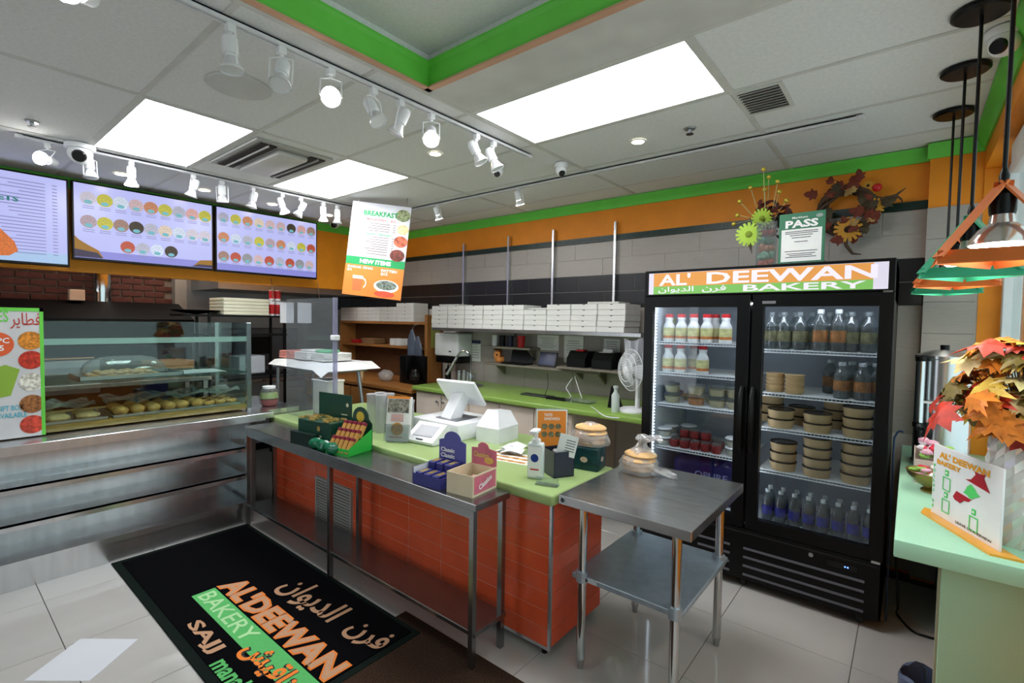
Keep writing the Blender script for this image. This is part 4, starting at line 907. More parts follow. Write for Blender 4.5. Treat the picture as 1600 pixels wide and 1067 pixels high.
# POS terminal
t = thing('pos_terminal', 'white point of sale screen on a slanted stand and cash drawer', 'cash register', (-2.60, 2.53, CZ), 0)
pw_ = mat('pos_white', (236, 237, 240), .3)
MB().bev(-.24, -.20, 0, .24, .22, .11, .006, 2).build('cash_drawer', pw_, t)
MB().bev(-.08, -.12, .11, .14, .10, .118, .004, 1).build('base_plate', mat('pos_grey', (120, 122, 126), .35, .5), t)
MB().prism([(-.10, 0), (-.0, 0), (.10, .20), (.02, .20)], -.06, .06, M=frame((.02, .0, .117), (.15, 1, 0), (0, 0, 1))).build('stand', pw_, t)
S = Matrix.Translation((.035, .03, .295)) @ Matrix.Rotation(.12, 4, 'Z') @ Matrix.Rotation(math.radians(40), 4, 'X')
MB().bev(-.175, -.012, -.12, .175, .012, .12, .008, 2, M=S).build('screen', pw_, t)
MB().box(-.16, .012, -.108, .16, .0135, .108, M=S).build('display', black, t)
t = thing('card_reader_display', 'white customer card display tilted on the green counter', 'card reader', (-2.515, 2.19, CZ), math.radians(7))
T = Matrix.Rotation(math.radians(-52), 4, 'X')
MB().prism([(-.08, 0), (.09, 0), (.09, .10), (.06, .115), (-.09, .02)], -.125, .125, M=frame((0, 0, .004), (0, 1, 0), (0, 0, 1))).build('body', pw_, t)
TF = frame((0, -.015, .0715), (1, 0, 0), (0, .15, .095))
MB().rect(-.085, -.045, .085, .06, .002, 0, TF).build('screen', mat('glossy_screen', (70, 74, 82), .12, 0, spec=.35), t)
MB().bev(-.03, -.078, -.0, .03, -.068, .004, .001, 1, M=TF).build('card_slot', black, t)
t = thing('receipt_box', 'white faceted receipt printer beside the cash drawer', 'printer', (-2.215, 2.57, CZ), math.radians(6))
MB().box(-.095, -.12, 0, .095, .12, .10).build('base', pw_, t)
MB().add([(-.095, -.12, .10), (.095, -.12, .10), (.095, .12, .10), (-.095, .12, .10), (-.06, -.04, .21), (.03, -.04, .21), (.03, .12, .19), (-.06, .12, .19)], [(0, 1, 5, 4), (1, 2, 6, 5), (2, 3, 7, 6), (3, 0, 4, 7), (4, 5, 6, 7)]).build('hood', pw_, t, smooth=0)
# leaflet holder
p = onz(622, 688, CZ); t = thing('menu_leaflet_stand', 'leaflets in a clear upright stand beside the card display', 'leaflet stand', (-2.655, 2.045, CZ+.006), math.radians(31))
TL = Matrix.Rotation(math.radians(-9), 4, 'X') @ Matrix.Diagonal((1.36, 1.3, 1.27, 1))
MB().bev(-.06, -.006, 0, .06, .03, .235, .002, 1, M=TL).build('leaflet', mat('leaflet_white', (226, 224, 220), .5), t)
F = TL @ XF((0, -.0065, 0))
MB().rect(-.06, .225, .06, .237, .0008, 0, F).build('orange_edge', inko, t); MB().rect(-.055, .15, .055, .222, .0008, 0, F).build('photo_block', mat('photo_dark', (128, 124, 112), .6, noise=(60, .8, None)), t)
MB().disc(-.0, .065, .032, .034, .0012, M=F).build('food_picture', mat('food_pic', (186, 128, 40), .6, noise=(60, .6, None)), t)
l = MB()
for k in range(6): l.rect(-.035, .105+k*.007, .03, .1075+k*.007, .001, 0, F)
l.rect(-.04, .02, .03, .024, .001, 0, F).build('print_line', inkr, t)
MB().box(-.066, -.012, 0, .066, -.009, .09, M=TL).box(-.066, -.03, 0, .066, .05, .004).build('holder', clear_p, t)
# clear cup / lid sleeves
for k, (px, py, h_) in enumerate(((0, 0, .27), (0, 1, .23))):
    t = thing('clear_cup_sleeve', ('taller', 'shorter')[k]+' block of nested clear deli cups standing on the counter', 'cup stack', ((-3.02, 2.14, CZ), (-2.86, 2.20, CZ))[k], .2, 'nested clear cups on the counter')
    for i in range(2):
        for jj in range(2):
            MB().shell([(.036, 0), (.036, h_-.02), (.042, h_), (.040, h_+.006), (0, h_+.006)], (-.043+i*.086, jj*.086, 0), 16).build('cup_stack', glassmat('frosted_plastic', (226, 228, 230), .1, .15, opac=.3, ocol=(236, 236, 238)), t)
# green chocolate boxes
dg = mat('dark_green_card', (16, 60, 46), .35); dg2 = mat('deep_green_card', (10, 34, 28), .35); goldf = mat('gold_foil', (214, 186, 110), .25, .7); bright = mat('bright_green_card', (40, 170, 60), .35)
t = thing('chocolate_box', 'dark green open chocolate box with raised lid on the steel table', 'box', (-3.09, 1.735, SZT), math.radians(8))
MB().bev(-.17, -.045, 0, .17, .13, .165, .003, 1).build('carton', dg, t); MB().box(-.17, .125, .16, .17, .131, .33).build('raised_lid', dg, t)
MB().box(-.19, -.09, 0, .06, -.05, .085).build('front_tray', dg2, t)
s = MB()
for k in range(26): s.cb((rnd.uniform(-.15, .15), rnd.uniform(-.04, .11), .166+rnd.uniform(0, .012)), (.045, .016, .012), M=Matrix.Rotation(rnd.uniform(-.12, .12), 4, 'Z'))
s.build('wrapped_sweets', [goldf], t)
for c_ in ((.05, -.046, .12),): MB().disc(0, 0, .018, z=.001, M=XF(c_)).build('gold_emblem', goldf, t)
for pm_ in (MB().rect(-.03, -.006, .03, .006, .001, 0, XF((.05, -.046, .07))), MB().rect(.02, .19, .08, .197, .001, 0, XF((.05, .124, 0))), MB().disc(.08, .262, .014, z=.001, M=XF((.05, .124, 0)))): pm_.build('print', mat('pale_gold_ink', (196, 200, 170), .5), t)
for k in range(3):
    tag(MB().sph((0, 0, .035), (.06, .04, .036), 10, 7, jit=.12).build('sweet_packet', glassmat('green_wrapper', (60, 170, 120), .2, .1, opac=.6, ocol=(30, 120, 84)), None, (-3.01+k*.10, 1.662, SZT)), 'crinkled green wrapped sweet packet in front of the chocolate boxes', 'sweet packet', 'green sweet packets')
t = thing('wafer_display_box', 'bright green display box of gold wafer bars with rounded header', 'display box', (-2.78, 1.765, SZT), math.radians(12))
MB().box(-.10, -.10, 0, .10, .10, .004).add([(-.10, -.10, 0), (-.10, .10, 0), (-.10, .10, .12), (-.10, -.10, .03)], [(0, 1, 2, 3)]).add([(.10, -.10, 0), (.10, .10, 0), (.10, .10, .14), (.10, -.10, .05)], [(3, 2, 1, 0)]).box(-.10, -.102, 0, .10, -.098, .045).build('tray', bright, t)
hd = [(-.10, .0), (.10, 0), (.10, .17)]+[(.07*math.cos(a), .20+.075*math.sin(a)) for a in [i*PI/8 for i in range(9)]]+[(-.10, .17)]
MB().prism(hd, -.003, .003, M=XF((0, .10, 0))).build('header', dg, t); MB().disc(0, .21, .035, z=.004, M=XF((0, .10, 0))).build('gold_emblem', mat('gold_yellow', (206, 180, 50), .4), t)
for i in range(5):
    for j in range(3):
        M = Matrix.Translation((-.078+i*.039, -.07+j*.05, .055+j*.04)) @ Matrix.Rotation(-.55, 4, 'X')
        w = MB().bev(-.016, -.012, -.05, .016, .012, .05, .004, 1, M=M).build('wafer_bar', mat('wafer_gold', (188, 140, 70), .35, .3), t); MB().bev(-.017, -.013, .032, .017, .013, .056, .004, 1, M=M).build('wrapper_tip', mat('wine_foil', (120, 26, 46), .35, .3), w)
# navy and pink biscuit boxes
nv = mat('navy_card', (48, 48, 122), .4); nv2 = mat('violet_card', (84, 84, 158), .4); wp = mat('card_inside', (214, 216, 226), .7)
t = thing('navy_biscuit_box', 'navy display box of small biscuit cartons with tall rounded header', 'display box', (-1.905, 1.75, SZT), math.radians(5))
MB().box(-.10, -.10, 0, .095, .10, .004).box(-.10, -.10, 0, -.097, .10, .085).box(-.10, -.102, 0, .095, -.099, .055).box(.093, -.10, 0, .096, .10, .055).build('tray', nv, t)
MB().box(-.0965, -.098, .004, -.0955, .10, .085).build('inside', wp, t)
hd = [(-.095, 0), (.095, 0), (.095, .165)]+[(.06*math.cos(a), .175+.045*math.sin(a)) for a in [i*PI/8 for i in range(9)]]+[(-.095, .165)]
MB().prism(hd, -.002, .002, M=XF((0, .098, .03))).build('header', nv2, t)
txt('Classic\nClassic', XF((-.03, .095, .13)), .10, .055, inkw, t, 'lettering', .002, .03)
for i in range(3):
    for j in range(2):
        b = MB().bev(-.022, -.045, 0, .022, .045, .055+.035*j, .002, 1).build('biscuit_carton', nv, t, (-.066+i*.058, -.048+j*.095, .005)); MB().rect(-.012, .012, .012, .03, .0008, 0, XF((0, -.0455, 0))).build('print', inkw, b)
        MB().rect(-.014, -.03, .014, .03, .0, 0, Matrix.Translation((0, 0, .0558+.035*j))).build('print', goldf, b)
pk = mat('pink_card', (206, 110, 130), .45, noise=(9, .2, None)); crm = mat('cream_card', (222, 206, 176), .6)
t = thing('pink_biscuit_box', 'cream and pink open display box beside the navy box', 'display box', (-1.70, 1.775, SZT), math.radians(6))
MB().box(-.075, -.10, 0, .085, .10, .004).box(-.075, -.102, 0, .085, -.099, .105).box(-.077, -.10, 0, -.074, .10, .105).box(.084, -.10, 0, .087, .10, .105).box(-.075, .098, 0, .085, .101, .10).build('tray', crm, t)
hd = [(-.075, 0), (.085, 0), (.085, .085), (.04, .09)]+[(.035*math.cos(a), .095+.025*math.sin(a)) for a in [i*PI/6 for i in range(7)]]+[(-.03, .09), (-.075, .085)]
MB().prism(hd, -.002, .002, M=XF((0, .10, .10))).build('header', pk, t)
MB().rect(-.09, .012, .09, .098, .001, 0, frame((.087, 0, 0), (0, 1, 0), (0, 0, 1))).build('side_print', pk, t)
txt('Classico', frame((.0885, .0, .055), (0, 1, .35), (0, -.35, 1)), .11, .028, inkw, t, 'lettering', .001, .03); txt('Classico', XF((-.01, .097, .155)), .10, .028, mat('gold_ink', (220, 190, 110), .4), t, 'lettering', .003, .03)
MB().disc(.04, .03, .03, .018, .003, M=XF((0, .098, .10))).build('cake_picture', goldf, t)
for k in range(5): MB().bev(-.03, -.012, 0, .03, .012, .05, .002, 1).build('biscuit_carton', mat('pink_pack', (226, 178, 178), .5), t, (.0, -.07+k*.03, .005), .1)
# laminated menu sheet lying on the counter
p = onz(800, 715, CZ); t = thing('flat_menu_sheet', 'laminated menu sheet with food pictures lying on the counter', 'menu', (p.x, p.y, CZ), math.radians(10))
MB().box(-.15, -.10, 0, .15, .10, .0012).build('sheet', whitep, t); l = MB()
for k in range(3): l.rect(-.14, -.085+k*.062, .13, -.055+k*.062, .0018)
l.build('picture_band', mat('menu_band', (226, 176, 110), .5, noise=(25, .5, None)), t); l = MB()
for k in range(3):
    for i in range(4): l.disc(-.11+i*.07, -.07+k*.062, .022, .012, .0022)
tag(l.build('food_picture', mat('food_brown', (190, 120, 50), .5), t), kind='stuff')
# receipts
p = onz(820, 690, CZ); t = thing('crumpled_receipts', 'crumpled white receipt slips on the counter', 'paper', (-1.93, 2.36, CZ)); s = MB()
for k in range(5):
    M = Matrix.Translation((rnd.uniform(-.06, .06), rnd.uniform(-.05, .05), .001+k*.006)) @ Matrix.Rotation(rnd.uniform(-.6, .6), 4, 'Z')
    s.add([(-.07, -.04, 0), (.0, -.045, .02), (.07, -.035, .002), (.07, .04, .012), (.0, .04, .028), (-.07, .045, .004)], [(0, 1, 4, 5), (1, 2, 3, 4)], 0, M)
s.build('slip', whitep, t, smooth=0)
# orange lamp-stand poster
p = onz(868, 720, CZ); t = thing('orange_table_sign', 'orange sandwich offer sign in a clear upright stand', 'sign', (-1.60, 2.34, CZ), math.radians(40)); SG = Matrix.Diagonal((1.12, 1, 1.32, 1))
MB().bev(-.085, -.003, .02, .085, .003, .245, .001, 1, M=SG).build('holder', clear_p, t); MB().bev(-.09, -.05, 0, .09, .05, .006, .002, 1, M=SG).build('foot', clear_p, t)
F = SG @ XF((0, -.0035, 0)); MB().rect(-.08, .02, .08, .24, .0004, 0, F).build('white_border', whitep, t); MB().rect(-.074, .026, .074, .234, .0008, 0, F).build('orange_print', inko, t)
MB().flat([(.0, .026), (.074, .026), (.074, .12)], .0012, 0, F).build('green_corner', inkg, t); l = MB()
for i in range(3):
    for j in range(2): l.disc(-.038+i*.036, .165-j*.035, .016, .013, .0014, M=F)
l.build('food_picture', mat('bagel_pic', (120, 110, 80), .5, noise=(50, .8, None)), t)
txt('TASTE\nSANDWICH', F @ Matrix.Translation((0, .208, 0)), .08, .03, inkw, t, 'lettering', .0014, .02)
# hand lotion pump bottle
p = onz(835, 746, CZ); t = thing('hand_sanitizer', 'clear pump bottle with white label and round blue logo', 'pump bottle', (-1.508, 2.065, CZ), math.radians(20)); SB = Matrix.Diagonal((1.2, 1.2, 1.22, 1))
MB(SB).bev(-.035, -.022, 0, .035, .022, .155, .008, 3).build('bottle', mat('sanitizer', (214, 222, 220), .15), t)
MB(SB).rect(-.03, .012, .03, .14, .0006, 0, XF((0, -.0225, 0))).build('label', inkw, t); MB(SB).disc(-.0, .092, .018, z=.0012, M=XF((0, -.0225, 0))).build('logo', mat('royal_blue', (34, 58, 140), .4), t)
MB(SB).rect(-.02, .04, .02, .046, .0012, 0, XF((0, -.0225, 0))).build('label_stripe', red, t)
MB(SB).cyl((0, 0, .155), (0, 0, .17), .02, n=16).cyl((0, 0, .17), (0, 0, .20), .008, n=10).bev(-.018, -.05, .2, .018, .015, .215, .004, 1).build('pump', white, t)
# black card box with clipped card
p = onz(868, 742, CZ); t = thing('black_tip_box', 'open black box holding a clipped paper note', 'box', (-1.463, 2.205, CZ), math.radians(-28)); 
s = MB(Matrix.Diagonal((1.1, 1.1, 1.3, 1))).box(-.065, -.055, 0, .065, .055, .004).box(-.065, -.055, 0, -.062, .055, .105).box(.062, -.055, 0, .065, .055, .105).box(-.065, -.055, 0, .065, -.052, .105).box(-.065, .052, 0, .065, .055, .105); s.build('box', mat('slate_black', (36, 40, 56), .3), t)
N = Matrix.Translation((.065, .02, .165)) @ Matrix.Rotation(math.radians(60), 4, 'Z') @ Matrix.Rotation(.22, 4, 'Y')
MB().box(-.05, -.002, -.055, .05, .0, .06, M=N).build('note', whitep, t); l = MB()
for k in range(5): l.rect(-.01, .03-k*.014, .04, .034-k*.014, .001, 0, N @ XF((0, -.002, 0)))
l.build('print_line', ink, t)
l = MB()
for k in range(4): l.sph((-.03+k*.016, .0, .115), .016, 7, 5, jit=.2)
l.build('business_cards', bag_p, t)
t = thing('clear_card_stand', 'small clear acrylic card stand lying at the counter corner', 'card stand', tuple(onz(855, 758, CZ)), .3); MB().bev(-.06, -.025, 0, .06, .025, .008, .002, 1).build('base', clear_p, t); MB().box(-.06, -.004, .008, .06, 0, .04).build('back', clear_p, t)
# tissue / foil box with bread bag
p = onz(925, 722, CZ); t = thing('teal_food_box', 'dark teal printed food carton on the counter end', 'carton', (-1.39, 2.42, CZ), math.radians(10))
MB(Matrix.Diagonal((.85, 1.1, 1.28, 1))).bev(-.085, -.06, 0, .085, .06, .098, .003, 1).build('carton', mat('teal_card', (18, 58, 62), .35, noise=(14, .5, (1, 1, 3))), t)
for l in (MB().disc(0, .06, .022, .016, .001, M=XF((-.01, -.0665, 0))), MB().disc(.0, .06, .02, .014, .001, M=frame((.0730, 0, 0), (0, 1, 0), (0, 0, 1)))): l.build('food_picture', mat('mushroom_pic', (206, 180, 156), .5, noise=(90, .4, None)), t)
def bread(nm, lb, loc, rz, knot):
    t = thing(nm, lb, 'bread', loc, rz)
    bd = mat('pita_bread', (232, 186, 128), .75, noise=(14, .2, None))
    for k in range(4): MB().sph((rnd.uniform(-.012, .012), rnd.uniform(-.01, .01), .02+k*.026), (.092, .076, .022), 18, 8, jit=.03).build('pita', bd, t)
    n = 22; rows = 9; vs = []; fs = []
    for j in range(rows):
        u = j/(rows-1); rr = (.105 if u < .12 else .11*math.cos(max(0, u-.25)*1.75)); 
        for i in range(n):
            a = 2*PI*i/n; w_ = 1+.07*math.sin(5*a+j)+.05*math.sin(9*a-2*j)+.03*math.sin(13*a+3*j); vs.append((rr*w_*math.cos(a), rr*.85*w_*math.sin(a), .003+.125*u))
    for j in range(rows-1):
        for i in range(n): fs.append((j*n+i, j*n+(i+1) % n, (j+1)*n+(i+1) % n, (j+1)*n+i))
    fs.append(tuple(range((rows-1)*n, rows*n)))
    MB().add(vs, fs).build('plastic_bag', bag_p, t)
    if knot:
        def cone(prof, jit, nm):
            n2 = 18; v = []; f = []
            for j, (r, x, y, z) in enumerate(prof):
                for i in range(n2): a = 2*PI*i/n2; rr = r*(1+jit*math.sin(4*a+j)+jit*.7*math.sin(7*a-2*j)); v.append((x+rr*math.cos(a), y+rr*.7*math.sin(a), z+.012*math.sin(3*a+j)))
            for j in range(len(prof)-1):
                for i in range(n2): f.append((j*n2+i, j*n2+(i+1) % n2, (j+1)*n2+(i+1) % n2, (j+1)*n2+i))
            MB().add(v, f).build(nm, bag_p, t)
        cone([(.075, 0, 0, .10), (.045, .005, 0, .13), (.024, .01, 0, .155), (.022, .015, 0, .17), (.05, .03, 0, .195), (.05, .06, 0, .205), (.03, .10, 0, .19)], .22, 'bag_neck')
        cone([(.06, .06, .01, .03), (.05, .12, .01, .03), (.035, .17, .015, .02), (.012, .2, .02, .012)], .2, 'bag_tail')
    return t
o = bread('bagged_pita', 'bag of pita bread lying on the teal carton', (-1.405, 2.445, CZ+.1265), .2, False)
MB().box(-.105, -.075, .004, .04, -.055, .045).build('bread_label', mat('tan_label', (178, 132, 92), .7), o)
q = onz(985, 737, .835); bread('knotted_pita_bag', 'knotted clear bag of pita bread on the steel work table', (-1.135, 2.52, .836), -.1, True)
# jar, sauce bottles, white bin, pen cup behind the clear screen
p = onz(480, 660, CZ); t = thing('white_bin', 'plain white plastic bin standing on the counter behind the screen', 'bin', (-3.90, 2.27, CZ)); MB().bev(-.12, -.08, 0, .12, .08, .30, .012, 2).bev(-.125, -.085, .285, .125, .085, .30, .004, 1).build('body', mat('bin_white', (222, 216, 208), .5), t)
t = thing('purple_cup', 'purple cup of pens in front of the white bin', 'cup', (-3.70, 2.13, CZ)); MB().lathe([(.04, 0), (.045, .13), (.04, .13), (.037, .01), (0, .01)], n=18).build('cup', mat('lilac_plastic', (120, 104, 140), .4), t)
for k in range(4): MB().cyl((rnd.uniform(-.02, .02), rnd.uniform(-.02, .02), .05), (rnd.uniform(-.03, .03), rnd.uniform(-.03, .03), .16), .006, n=6).build('pen', black if k % 2 else white, t)
for k in range(3):
    t = thing('sauce_bottle', 'squeeze sauce bottle with pointed white tip behind the screen, %s from the pickle jar' % ORD[k], 'sauce bottle', (-4.17+k*.078, 2.42, CZ), 0, 'sauce bottles behind the clear screen')
    MB().lathe([(.034, 0), (.034, .12), (.028, .135)], n=16).build('body', mat('brown_sauce', (84, 58, 46), .35), t); MB().lathe([(.03, .135), (.03, .15), (.012, .165), (.004, .205), (0, .206)], n=14).build('cap', white, t)
t = thing('pickle_jar', 'round jar of red and green pickles at the counter end', 'jar', (-4.42, 2.0, .871)); MB().lathe([(.05, 0), (.075, .02), (.085, .08), (.07, .14), (.05, .155)], n=20).build('jar_glass', clear_p, t); MB().lathe([(.06, .006), (.075, .06), (.0, .07)], n=18).build('red_pickles', mat('pickle_red', (150, 24, 30), .4), t); MB().lathe([(.076, .07), (.07, .115), (0, .12)], n=18).build('green_pickles', mat('pickle_green', (150, 170, 96), .4), t); MB().lathe([(.054, .155), (.054, .175), (0, .177)], n=18).build('lid', white, t)
# clear acrylic screen
t = thing('acrylic_screen', 'tall clear acrylic screen standing on the service counter', 'screen', (-3.40, 2.03, CZ))
MB().box(-.76, 0, 0, 0, .006, .985).build('sheet', plexi, t); MB().box(-.006, -.012, 0, .014, .018, .985).build('edge_rail', glassmat('edge_acrylic', (214, 214, 232), .25, .1, opac=.3, ocol=(206, 204, 230)), t)
MB().bev(-.03, -.02, .66, .035, .028, .70, .006, 1).build('clip', white, t); MB().bev(-.03, -.06, 0, .03, .06, .012, .003, 1).build('foot', clear_p, t)
# ================= glass pastry case and kitchen =================
GX0, GX1, GY0, GY1, GZ0, GZ1 = -5.02, -4.30, -.65, 1.80, .87, 1.61
t = thing('pastry_case', 'glass pastry display case on the stainless base', 'display case', (GX1, GY0, GZ0))
Lc = GY1-GY0; Dp = GX1-GX0; Hc = GZ1-GZ0
MB().box(-.006, 0, .02, 0, Lc, Hc).build('front_glass', glass, t)
MB().box(-Dp, Lc-.006, .02, -.02, Lc, Hc).build('side_glass', glass, t)
MB().box(-Dp, 0, Hc-.006, 0, Lc, Hc).build('top_glass', glass, t)
MB().box(-Dp+.02, .02, .318, -.03, Lc-.02, .326).build('glass_shelf', glassmat('green_edge_glass', (206, 226, 220), .12, opac=.05, ocol=(170, 200, 190)), t)
MB().bev(-.036, Lc-.036, 0, 0, Lc, Hc, .003, 1).bev(-Dp, Lc-.03, 0, -Dp+.03, Lc, Hc, .003, 1).build('corner_post', steel, t)
MB().box(-.03, 0, .585, -.008, Lc-.03, .625).build('light_rail', mat('pale_rail', (176, 192, 186), .3, .4), t)
MB().box(-Dp+.02, .02, .015, -.02, Lc-.03, .055).build('wooden_deck', mat('deck_wood', (176, 136, 70), .5, noise=(8, .25, (6, 1, 6))), t)
MB().box(-.03, 1.12, .326, -.027, 1.123, .6).build('shelf_support', chrome, t)
alu = mat('baking_aluminium', (186, 188, 190), .3, .9)
def tray(L, W_, loc, lb, rz=0, h=.02):
    t = thing('baking_tray', lb, 'tray', loc, rz); s = MB().box(-W_/2, -L/2, 0, W_/2, L/2, .003)
    for a, b, c_, d in ((-W_/2, -L/2, -W_/2+.006, L/2), (W_/2-.006, -L/2, W_/2, L/2), (-W_/2, -L/2, W_/2, -L/2+.006), (-W_/2, L/2-.006, W_/2, L/2)): s.box(a, b, 0, c_, d, h)
    s.build('pan', alu, t); return t
ZD = GZ0+.055
tray(.66, .42, (-4.56, .53, ZD), 'baking tray of filled flatbreads beside the gift box poster'); tray(.86, .42, (-4.56, 1.31, ZD), 'baking tray of golden pastries at the open end of the case')
past = mat('golden_pastry', (214, 160, 90), .6, noise=(22, .3, None)); past2 = mat('pale_flatbread', (216, 182, 130), .7, noise=(18, .2, None)); rj = mat('red_filling', (120, 24, 22), .4)
def bun(nm, m, r, lb, grp, jit=.06):
    return tag(MB().sph((0, 0, r[2]), r, 12, 8, jit=jit).build(nm, m), lb, 'pastry', grp)
f0 = bun('flatbread', past2, (.078, .066, .024), 'pale oval flatbread on the tray beside the poster', 'flatbreads on the tray beside the poster'); k0 = 0
for i in range(4):
    for j in range(2):
        pos = (-4.46-j*.16, .30+i*.155, ZD+.003)
        o = f0 if (i+j) == 0 else dup(f0, pos); o.location = pos; o.rotation_euler = (0, 0, rnd.uniform(-.3, .3))
g0 = bun('pastry_turnover', past, (.046, .046, .034), 'golden pastry turnover on the tray at the open end', 'golden turnovers on the tray at the open end')
fst = True
for i in range(6):
    for j in range(3):
        pos = (-4.43-j*.115, .95+i*.095+rnd.uniform(-.01, .01), ZD+.003); o = g0 if fst else dup(g0, pos); fst = False; o.location = pos; o.rotation_euler = (0, 0, rnd.uniform(0, 3))
for i in range(3):
    for j in range(3):
        t = thing('jam_pastry', 'pastry with red filling on the tray at the open end', 'pastry', (-4.43-j*.11, 1.52+i*.085, ZD+.003), 0, 'red filled pastries on the tray at the open end')
        MB().sph((0, 0, .024), (.042, .042, .024), 12, 7, jit=.05).build('crust', past, t); MB().sph((0, 0, .040), (.024, .024, .012), 10, 6).build('filling', rj, t)
def wavy(W_, L, loc, rz, lb, m, amp=.02, nm='plastic_film'):
    n, k = 10, 16; vs = []; fs = []
    for i in range(k+1):
        for j in range(n+1): vs.append((-W_/2+W_*j/n, -L/2+L*i/k, amp*math.sin(i*1.3+j*.7)+amp*.6*math.sin(j*2.1-i)))
    for i in range(k):
        for j in range(n): fs.append((i*(n+1)+j, i*(n+1)+j+1, (i+1)*(n+1)+j+1, (i+1)*(n+1)+j))
    return tag(MB().add(vs, fs).build(nm, m, None, loc, rz), lb, 'film' if 'film' in nm else 'paper')
wavy(.30, .9, (-4.63, 1.33, ZD+.105), 0, 'clear plastic film laid over the golden pastries', bag_p); wavy(.30, .6, (-4.66, .52, ZD+.09), 0, 'clear plastic film laid over the flatbreads', bag_p)
# domed tray on the glass shelf
ZG = GZ0+.327; p = onz(215, 592, ZG)
dt = (-4.57, p.y, ZG); tray(.62, .36, dt, 'metal tray under a clear dome on the glass shelf', 0, .03)
t = thing('dome_cover', 'clear plastic dome cover over cookies on the glass shelf', 'dome cover', (dt[0], dt[1]-.02, ZG+.032)); n = 28; vs = []; fs = []
for j in range(7):
    u = j/6; e = math.cos(u*PI/2)**.55 if u < 1 else 0.02; z = .125*math.sin(u*PI/2)
    for i in range(n):
        a = 2*PI*i/n; ca_, sa = math.cos(a), math.sin(a); vs.append((.16*e*math.copysign(abs(ca_)**.5, ca_), .25*e*math.copysign(abs(sa)**.5, sa), z))
for j in range(6):
    for i in range(n): fs.append((j*n+i, j*n+(i+1) % n, (j+1)*n+(i+1) % n, (j+1)*n+i))
MB().add(vs, fs).build('dome', glassmat('dome_plastic', (236, 238, 238), .16, .04, opac=.08), t)
ck = tag(MB().sph((0, 0, .014), (.024, .024, .014), 10, 6, jit=.08).build('cookie', mat('cookie', (206, 168, 120), .7, noise=(40, .3, None))), 'small pale cookie under the clear dome', 'cookie', 'cookies under the dome'); fst = True
for i in range(9):
    for j in range(5):
        pos = (dt[0]-.11+j*.05, dt[1]-.21+i*.046, ZG+.003+(.02 if (i+j) % 2 and 0 < i < 8 else 0)); o = ck if fst else dup(ck, pos); fst = False; o.location = pos
t = tag(MB().box(-.15, -.22, 0, .15, .22, .003).build('paper_liner', mat('grey_liner', (170, 176, 178), .6), None, (-4.62, 1.45, ZG)), 'grey paper liner on the glass shelf beside the tray', 'paper')
# poster on the glass
PX = GX1+.004
a = onx(0, 480, PX); b = onx(67, 480, PX)
t = thing('gift_box_poster', 'white poster with green frame and round pastries on the case front', 'poster', (PX, 0, .88)); yr = b.y; pt = a.z-.88
MB().box(0, yr-.75, 0, .004, yr, pt).build('board', mat('poster_grey', (206, 206, 208), .5), t)
MB().box(0, yr-.018, 0, .006, yr, pt).box(0, yr-.75, pt-.022, .006, yr, pt).build('green_frame', green_t, t)
F = XL((.0045, 0, 0)); sc = lambda px, py: (onx(px, py, PX+.005).y, onx(px, py, PX+.005).z-.88)
pm = [mat('pizza_a', (206, 130, 40), .6, noise=(60, .5, None)), mat('pizza_b', (186, 50, 30), .6, noise=(60, .5, None)), mat('pizza_c', (226, 216, 196), .6, noise=(50, .6, None)), mat('pizza_d', (150, 96, 50), .6, noise=(60, .6, None)), mat('pizza_e', (200, 70, 50), .6, noise=(40, .6, None))]
d = MB()
for k, (px, py) in enumerate(((58, 532), (57, 562), (60, 596), (60, 630), (58, 662))):
    x, y = sc(px, py); d.disc(min(x, yr-.06), y, .058, z=.001, n=20, mi=k, M=F)
d.build('pastry_picture', pm, t)
x, y = sc(40, 500); txt(AR_FAT, F @ Matrix.Translation((x, y-.005, 0)), .135, .10, inkr, t, 'lettering', .001, .005)
x, y = sc(4, 494); txt('PIES', F @ Matrix.Translation((x-.02, y, 0)), .09, .07, green_t, t, 'lettering', .001, .01)
x, y = sc(2, 538); MB().disc(x-.02, y, .075, z=.0012, n=24, M=F).build('price_dot', mat('price_orange', (226, 96, 50), .6), t); txt('1PC\n1.5', F @ Matrix.Translation((x-.0, y, 0)), .07, .08, inkw, t, 'lettering', .0018, .02)
x, y = sc(42, 641); txt('GIFT BOX\nAVAILABLE', F @ Matrix.Translation((x, y, 0)), .135, .078, mat('teal_ink', (70, 176, 196), .6), t, 'lettering', .001, .02, 'r')
bx_ = [sc(-40, 585), sc(8, 570), sc(31, 577), sc(17, 618), sc(-40, 630)]; MB().flat([bx_[0], bx_[4], bx_[3], bx_[2], bx_[1]], .001, 0, F).build('green_box_picture', mat('box_green', (140, 176, 60), .6), t)
# ---------- kitchen ----------
t = thing('oven_hood', 'black sloped oven canopy below the brick wall', 'oven hood', (-6.9, .45, 1.40))
MB().prism([(0, 0), (.75, 0), (.75, .22), (.25, .40), (0, .40)], 0, 1.52, M=frame((0, 1.52, 0), (1, 0, 0), (0, 0, 1))).build('canopy', mat('hood_black', (12, 11, 12), .6, spec=.15), t)
t = thing('flue_pipe', 'shiny steel flue pipe rising from the oven canopy', 'flue pipe', (-6.78, 1.30, 1.79)); MB().cyl((0, 0, 0), (0, 0, .75), .085, n=22).cyl((0, 0, .12), (0, 0, .15), .092, n=22).cyl((0, 0, .22), (0, 0, .235), .09, n=22).build('pipe', chrome, t)
t = tag(MB().bev(-.05, -.06, 0, .05, .06, .11, .004, 1).build('spice_box', mat('pale_orange_box', (226, 196, 170), .6), None, (-6.6, 1.06, 1.80)), 'small pale box on the oven canopy beside the flue pipe', 'box')
